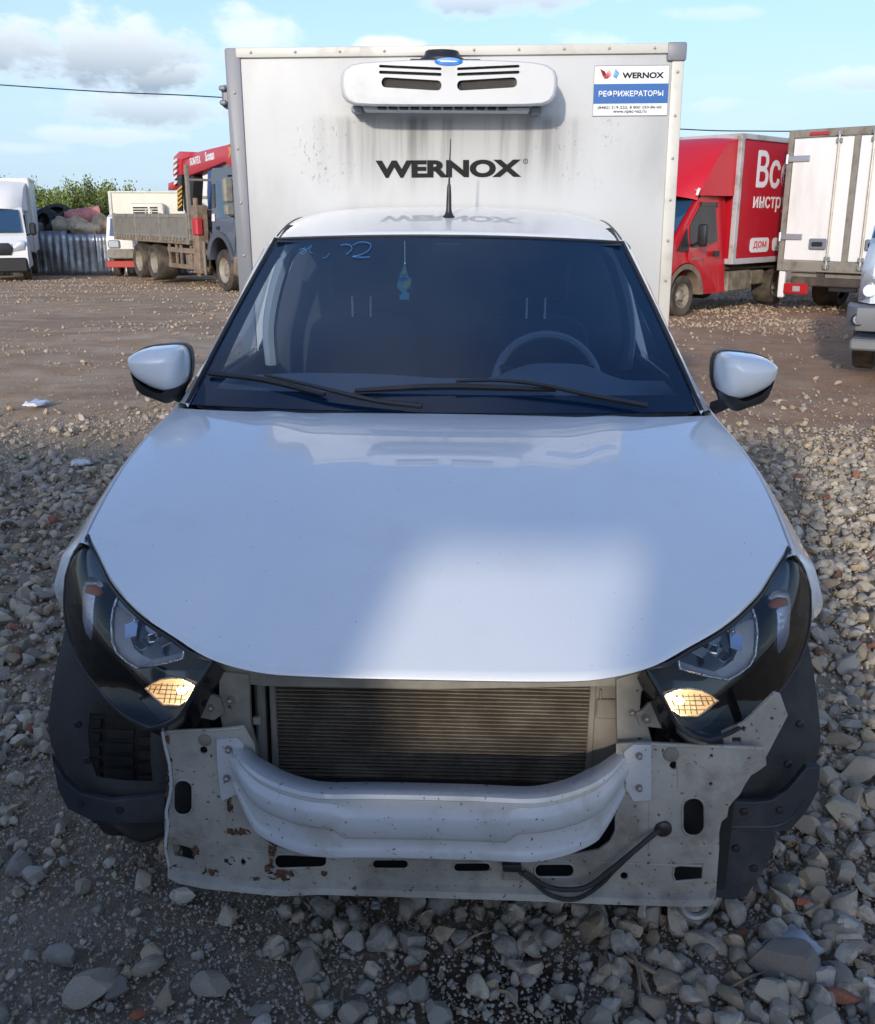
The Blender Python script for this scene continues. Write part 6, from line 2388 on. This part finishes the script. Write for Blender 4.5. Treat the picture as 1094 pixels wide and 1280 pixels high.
big = nse(.45, (1, 1, 1), 5)
medn = nse(2.2, (1, 1, 1), 6)
fine = nse(26, (1, 1, 1), 8, .7)
vfine = nse(150, (1, 1, 1), 4, .7)
grey = mixg(rmp(medn, .35, .7), (.30, .23, .155), (.43, .35, .25))
brown = mixg(rmp(medn, .35, .68), (.40, .25, .14), (.54, .385, .245))
redb = mixg(rmp(medn, .35, .68), (.34, .185, .10), (.46, .29, .175))
far = mth('ADD', rmp(sp.outputs[1], 3.5, 7.5), mth('MULTIPLY', mth('SUBTRACT', big, .5), 1.2), True)
c1 = mixg(far, grey, brown)
rightf = mth('MULTIPLY', rmp(mth('SUBTRACT', sp.outputs[0], mth('MULTIPLY', sp.outputs[1], .10)), .5, 2.0), rmp(sp.outputs[1], 4.2, 6.0))
track = nse(.9, (.22, 1.1, 1), 5, .6)
c1 = mixg(mth('MULTIPLY', rmp(track, .48, .62), mth('MULTIPLY', far, .55)), c1, (.24, .155, .095))
c1 = mixg(mth('MULTIPLY', rmp(track, .46, .34), mth('MULTIPLY', far, .5)), c1, (.47, .39, .30))
c2 = mixg(rightf, c1, redb)
c3 = mixg(mth('MULTIPLY', rmp(fine, .42, .62), .55), c2, (.36, .31, .25))
c4 = mixg(mth('MULTIPLY', rmp(vfine, .5, .7), .35), c3, (.13, .10, .072))
# oil and rust coloured damp patches under the front panel
dd = N('ShaderNodeVectorMath')
dd.operation = 'DISTANCE'
t.links.new(co.outputs['Object'], dd.inputs[0])
dd.inputs[1].default_value = (.12, -.12, 0)
damp_ = mth('MULTIPLY', rmp(mth('ADD', dd.outputs['Value'], mth('MULTIPLY', mth('SUBTRACT', medn, .5), .5)), .34, .12), .8)
c5 = mixg(damp_, c4, (.05, .03, .022))
t.links.new(c5, bs.inputs['Base Color'])
bn = N('ShaderNodeBump')
bn.inputs['Strength'].default_value = .9
bn.inputs['Distance'].default_value = .02
t.links.new(mth('ADD', mth('MULTIPLY', fine, 1.0), mth('MULTIPLY', vfine, .35)), bn.inputs['Height'])
t.links.new(bn.outputs[0], bs.inputs['Normal'])
ground = put('ground', np_mesh('ground', co_, q), gm, None, kind='structure', label='gravel and brown dirt yard')

# stone shapes: rounded, broken by random flats


def ico(sub):
    bm = bmesh.new()
    bmesh.ops.create_icosphere(bm, subdivisions=sub, radius=1)
    V = np.array([v.co[:] for v in bm.verts])
    F = np.array([[v.index for v in f.verts] for f in bm.faces])
    bm.free()
    return V, F


def rock_shape(sub, seed):
    r_ = np.random.default_rng(seed)
    V, F = ico(sub)
    V = V.copy()
    nb = r_.normal(0, 1, (5, 3))
    for b_ in nb:
        V *= (1 + .10 * np.sin(V @ b_ * 1.6 + r_.uniform(0, 6)))[:, None]
    for _ in range(int(r_.integers(12, 20))):
        n_ = r_.normal(0, 1, 3)
        n_ /= np.linalg.norm(n_)
        d_ = r_.uniform(.45, .85)
        ex = V @ n_ - d_
        V -= np.where(ex > 0, ex * .97, 0)[:, None] * n_
    if sub >= 3:
        for b_ in r_.normal(0, 5, (6, 3)):
            V *= (1 + .012 * np.sin(V @ b_ + r_.uniform(0, 6)))[:, None]
    V *= np.array([1.0, r_.uniform(.65, .95), r_.uniform(.5, .8)])
    return V, F


R2 = [rock_shape(2, 100 + k) for k in range(24)]
R1s = [rock_shape(1, 200 + k) for k in range(16)]
R3 = [rock_shape(3, 300 + k) for k in range(26)]

sm_ = bpy.data.materials.new('crushed limestone')
sm_.use_nodes = True
t = sm_.node_tree
bs = t.nodes['Principled BSDF']
bs.inputs['Roughness'].default_value = .88
bs.inputs['Specular IOR Level'].default_value = .25
N = t.nodes.new
co = N('ShaderNodeTexCoord')
at = N('ShaderNodeAttribute')
at.attribute_name = 'stone_colour'
n_a = nse(34, (1, 1, 1), 6, .65)
n_b = nse(160, (1, 1, 1), 4, .7)
cA = mixg(mth('MULTIPLY', rmp(n_a, .45, .7), .6), at.outputs['Color'], (.13, .105, .08))
cB = mixg(mth('MULTIPLY', rmp(n_b, .5, .72), .35), cA, (.36, .33, .29))
t.links.new(cB, bs.inputs['Base Color'])
bn = N('ShaderNodeBump')
bn.inputs['Strength'].default_value = .6
bn.inputs['Distance'].default_value = .006
t.links.new(mth('ADD', n_a, mth('MULTIPLY', n_b, .5)), bn.inputs['Height'])
t.links.new(bn.outputs[0], bs.inputs['Normal'])


def stone_cols(n):
    base = np.array([[.43, .375, .29], [.35, .32, .27], [.47, .40, .30], [.27, .245, .21], [.41, .325, .22], [.50, .46, .39]])
    w_ = np.array([.28, .24, .18, .14, .11, .05])
    c = base[rng.choice(len(base), n, p=w_)] * rng.uniform(.78, 1.2, (n, 1))
    red = rng.random(n) < .012
    c[red] = np.array([.27, .11, .065]) * rng.uniform(.8, 1.15, (red.sum(), 1))
    return c


def clump(X, Y):
    return .5 + .5 * np.sin(X * 1.1 + 1.9 * np.sin(Y * .8)) * np.sin(Y * 1.25 + 1.4 * np.sin(X * .9) + .7)


def under_car(X, Y):
    return (np.abs(X) < .8) & (Y > .45) & (Y < 4.3)


def in_view(X, Y, mg=1.25):
    d = np.hypot(X - CAM.x, Y - CAM.y)
    a = np.abs(np.arctan2(X - CAM.x + (Y - CAM.y) * .026, Y - CAM.y))
    return a < math.atan(547 / FPX * 1.09) * mg


def scatter(n, y0, y1, xw, smin, smax, pw, right_bias=0., keep=None):
    Y = rng.uniform(y0, y1, n)
    X = rng.uniform(-xw, xw, n)
    s = smin * (smax / smin) ** (rng.random(n) ** pw)
    ok = in_view(X, Y) & ~under_car(X, Y)
    # heavier rubble on the right and along the left edge of the track, finer dirt bottom left
    dens = np.clip(.55 + .35 * np.clip(X / 1.0, -.8, 1) + .5 * (clump(X, Y) - .5), .12, 1)
    dens = np.where((X < -.45) & (Y > .8) & (Y < 4.5), np.maximum(dens, .75), dens)
    dens = np.where((Y < .35) & (X < -.35), dens * np.clip(1.35 - s / .024, .34, 1), dens)
    dens = np.where(s < .011, np.maximum(dens, .85), dens)
    hole = np.exp(-(((X - .05) / .28) ** 2 + ((Y + .12) / .16) ** 2))
    dens = dens * np.where(s > .02, 1 - .75 * hole, 1)
    # mud track across the yard has few stones
    mud = .9 * ((X > 1.6) & (Y > 5.5) & (Y < 9.5)) * np.clip(clump(X * 2, Y * 2) + .35, 0, 1) + np.exp(-((Y - 8.6 - .12 * X) / 2.0) ** 2) * .72 + np.exp(-((Y - 6.0 - .5 * (X - 3)) / .9) ** 2) * .5 * (X > 1)
    dens = dens * (1 - np.clip(mud, 0, .88))
    patch = np.clip(clump(X * .7 + 3, Y * .8) * 2.0 - .45, .10, 1)
    dens = np.where(Y > 5, dens * patch, dens)
    ok &= rng.random(n) < dens
    if keep is not None:
        ok &= keep(X, Y, s)
    return X[ok], Y[ok], s[ok]


def rot_mats(n, tilt=.5):
    a = rng.uniform(0, 2 * PI, n)
    b = rng.normal(0, tilt, n)
    c = rng.normal(0, tilt, n)
    ca, sa, cb_, sb, cc_, sc = np.cos(a), np.sin(a), np.cos(b), np.sin(b), np.cos(c), np.sin(c)
    Rz = np.zeros((n, 3, 3)); Rz[:, 0, 0] = ca; Rz[:, 0, 1] = -sa; Rz[:, 1, 0] = sa; Rz[:, 1, 1] = ca; Rz[:, 2, 2] = 1
    Rx = np.zeros((n, 3, 3)); Rx[:, 0, 0] = 1; Rx[:, 1, 1] = cb_; Rx[:, 1, 2] = -sb; Rx[:, 2, 1] = sb; Rx[:, 2, 2] = cb_
    Ry = np.zeros((n, 3, 3)); Ry[:, 0, 0] = cc_; Ry[:, 0, 2] = sc; Ry[:, 1, 1] = 1; Ry[:, 2, 0] = -sc; Ry[:, 2, 2] = cc_
    return Rz @ Rx @ Ry


def gravel(name, X, Y, s, shapes, sink=.25, label=None):
    n = len(X)
    Rm = rot_mats(n)
    z = gnd_a(X, Y)
    colr = stone_cols(n)
    # rubble further back is coated with the brown mud of the track
    mud_ = np.clip((Y - 3.5) / 5, 0, 1)[:, None] * .85
    colr = colr * (1 - mud_) + (colr * .45 + np.array([.27, .185, .12])) * mud_
    VV, FF, CC = [], [], []
    off = 0
    pick = rng.integers(0, len(shapes), n)
    for k, (V, F) in enumerate(shapes):
        id_ = np.where(pick == k)[0]
        if not len(id_):
            continue
        P = np.einsum('nij,vj->nvi', Rm[id_], V) * s[id_][:, None, None]
        P += np.stack([X[id_], Y[id_], z[id_] + s[id_] * (.5 - sink)], -1)[:, None, :]
        m = len(id_)
        VV.append(P.reshape(-1, 3))
        FF.append((F[None] + (off + np.arange(m) * len(V))[:, None, None]).reshape(-1, 3))
        CC.append(np.repeat(colr[id_], len(V), 0))
        off += m * len(V)
    me = np_mesh(name, np.concatenate(VV), np.concatenate(FF), True, np.concatenate(CC))
    if len(me.polygons) < 900000:
        me.set_sharp_from_angle(angle=rad(30))
    return put(name, me, sm_, ground, kind='stuff', label=label)


# candidates, nearest first (s is the half size of a stone in metres)
A = scatter(30000, -.75, 1.2, 2.3, .006, .046, 2.6)
B = scatter(26000, 1.2, 4.0, 3.6, .008, .05, 2.4)
C_ = scatter(34000, 4.0, 9.0, 6.0, .010, .05, 2.4)
D_ = scatter(90000, 9.0, 30.0, 16.0, .014, .05, 2.4)
X = np.concatenate([A[0], B[0]])
Y = np.concatenate([A[1], B[1]])
s = np.concatenate([A[2], B[2]])
dist = np.sqrt((X - CAM.x) ** 2 + (Y - CAM.y) ** 2 + CAM.z ** 2)
order = np.argsort(-s / dist)
# the biggest 300 become stones of their own, kept from overlapping one another
hero, rest = [], []
for i in order:
    if len(hero) < 292 and in_view(X[i:i + 1], Y[i:i + 1], 1.0)[0] and not (abs(X[i]) < .8 and Y[i] > .0) and all((X[i] - X[j]) ** 2 + (Y[i] - Y[j]) ** 2 > ((s[i] + s[j]) * .8) ** 2 for j in hero):
        hero.append(i)
    else:
        rest.append(i)
rest = np.array(rest)
stone_mats = []
SMESH = []
for k, (V, F) in enumerate(R3):
    me = np_mesh('stone', V, F, True, np.repeat(stone_cols(1), len(V), 0))
    me.set_sharp_from_angle(angle=rad(22))
    me.materials.append(sm_)
    SMESH.append(me)


def stone(Xi, Yi, si, k=None, z=None):
    o_ = bpy.data.objects.new('stone', SMESH[int(rng.integers(len(SMESH))) if k is None else k])
    COL.objects.link(o_)
    o_.parent = ground
    o_.location = (Xi, Yi, float(gnd_a(np.array([Xi]), np.array([Yi]))[0]) + si * .3)
    o_.rotation_euler = (rng.normal(0, .35), rng.normal(0, .35), rng.uniform(0, 6.28))
    o_.scale = (si, si, si)
    return o_


for i in hero:
    stone(float(X[i]), float(Y[i]), float(s[i]))
# the boulders one can pick out at the bottom of the picture
for (px_, py_, r_) in ((118, 1240, .062), (385, 1215, .05), (735, 1165, .045), (690, 1180, .04), (860, 1150, .06), (1055, 1030, .06), (1075, 975, .06), (985, 1215, .085), (1060, 835, .06)):
    p = atG(px_, py_)
    stone(p.x, p.y, r_)
big_ = rest[s[rest] > .017]
sml_ = rest[s[rest] <= .017]
gravel('gravel', X[big_], Y[big_], s[big_], R2, .22)
gravel('fine_gravel', X[sml_], Y[sml_], s[sml_], R1s, .2)
E1 = scatter(90000, -.75, 1.3, 2.2, .0025, .0075, 1.3)
gravel('pebbles', *E1, R1s, .1)
gravel('rubble', *C_, R2[:12], .25)
E2 = scatter(60000, 1.3, 8.0, 5.0, .005, .014, 1.2)
gravel('grit', *E2, R1s, .1)
gravel('distant_rubble', *D_, R1s, .3)

# litter, dry stalks, a weed, brick scraps
M_STRAW = mat('dry stalk', (.28, .22, .14), .9, var=.3, vscale=20)


def stalk(p1, p2, r, label):
    a, b = atG(*p1), atG(*p2)
    mb = MB()
    m_ = (a + b) / 2 + Vector((rng.normal(0, .008), rng.normal(0, .008), .012))
    za = float(gnd_a(np.array([a.x]), np.array([a.y]))[0])
    c0 = Vector((a.x, a.y, za + .012))
    zb = float(gnd_a(np.array([b.x]), np.array([b.y]))[0])
    mb.tube(spline([Vector((0, 0, 0)), Vector((m_.x, m_.y, (za + zb) / 2 + .022)) - c0, Vector((b.x, b.y, zb + .014)) - c0], 4), [r, r, r, r, r * .9, r * .8, r * .7, r * .6, r * .5], 5)
    o_ = put('dry_stalk', mb.mesh('dry_stalk'), M_STRAW, None, c0, None, label, 'stalk', 'dry stalks on the gravel')
    return o_


for p1, p2, r_, lb in (((568, 1195), (615, 1172), .004, 'dry stalk lying left of the damp patch below the radiator'), ((780, 1205), (838, 1240), .006, 'thick dry stalk pointing down right below the towing eye'), ((800, 1215), (815, 1260), .007, 'thickest dry stalk in the crossed bunch below the towing eye'),
                       ((788, 1200), (800, 1250), .005, 'left dry stalk of the crossed bunch below the towing eye'), ((620, 1245), (650, 1275), .004, 'dry stalk near the bottom edge below the damp patch'), ((905, 1248), (960, 1225), .003, 'thin dry stalk leaning against the film scrap at the lower right'),
                       ((430, 1262), (438, 1228), .002, 'thin dry straw standing among the pebbles at the bottom left of centre')):
    stalk(p1, p2, r_, lb)


def scrap(px_, py_, sx, sy, hgt, material, name, label, cat, seed):
    p = atG(px_, py_)
    rows = []
    r_ = random.Random(seed)
    for i in range(9):
        rows.append([])
        for j in range(7):
            u, v = i / 8 - .5, j / 6 - .5
            e = 1 - .25 * r_.random() if i in (0, 8) or j in (0, 6) else 1
            rows[-1].append(Vector((u * sx * e, v * sy * e, hgt * (.35 + .65 * abs(mnoise.noise(Vector((u * 5, v * 5, seed))))) * (1 if 0 < i < 8 and 0 < j < 6 else .35))))
    z = float(gnd_a(np.array([p.x]), np.array([p.y]))[0])
    o_ = put(name, MB().grid(rows).mesh(name, 40), material, None, (p.x, p.y, z + .012), (0, 0, r_.uniform(0, 3)), label, cat)
    solid(o_, .002)
    return o_


M_FILM = mat('crumpled white film', (.62, .64, .68), .35, spec=.6)
scrap(46, 507, .24, .17, .07, M_FILM, 'plastic_bag', 'crumpled white plastic bag on the rubble at the left edge', 'litter', 1)
scrap(101, 584, .13, .10, .05, M_FILM, 'paper_scrap', 'small white scrap lying on the rubble left of the bonnet', 'litter', 2)
scrap(985, 1200, .10, .16, .03, mat('clear film', (.30, .31, .32), .25, spec=.6), 'film_scrap', 'greyish film scrap on the stones at the lower right', 'litter', 3)
scrap(470, 1138, .03, .025, .012, MATS['clear film'], 'bottle_shard', 'small clear shard on the gravel under the front panel', 'litter', 4)
for i, (px_, py_, r_, lb) in enumerate(((1003, 1136, .022, 'red brick fragment among the stones below the right splash guard'), (672, 1208, .014, 'small red brick fragment in the damp patch below the cable'), (655, 1222, .012, 'smallest red brick fragment at the near end of the damp patch'), (173, 1270, .016, 'red brick fragment at the bottom edge left of centre'))):
    p = atG(px_, py_)
    me = np_mesh('brick_fragment', R3[i][0], R3[i][1])
    put('brick_fragment', me, mat('broken brick', (.36, .11, .055), .85, var=.3, vscale=30, bump=.4), None, (p.x, p.y, float(gnd_a(np.array([p.x]), np.array([p.y]))[0]) + r_ * .45), (0, .2, i), lb, 'brick').scale = (r_ * 1.3, r_, r_ * .8)
wp2 = atG(28, 578)
wd = MB()
for k in range(26):
    a = k * 2.4
    l_ = .03 + .035 * ((k * 7) % 5) / 5
    d_ = Vector((math.cos(a), math.sin(a), .7))
    s_ = Vector((-math.sin(a), math.cos(a), 0)) * .006
    wd.add([s_ * .3, -s_ * .3, d_ * l_ * .6 - s_, d_ * l_ + Vector((0, 0, -.008)), d_ * l_ * .6 + s_], [(0, 1, 2, 3, 4)])
put('weed', wd.mesh('weed', 0), mat('weed green', (.06, .12, .03), .7), None, (wp2.x, wp2.y, gnd(wp2.x, wp2.y) + .01), None, 'small green weed growing in the rubble at the left edge', 'weed')
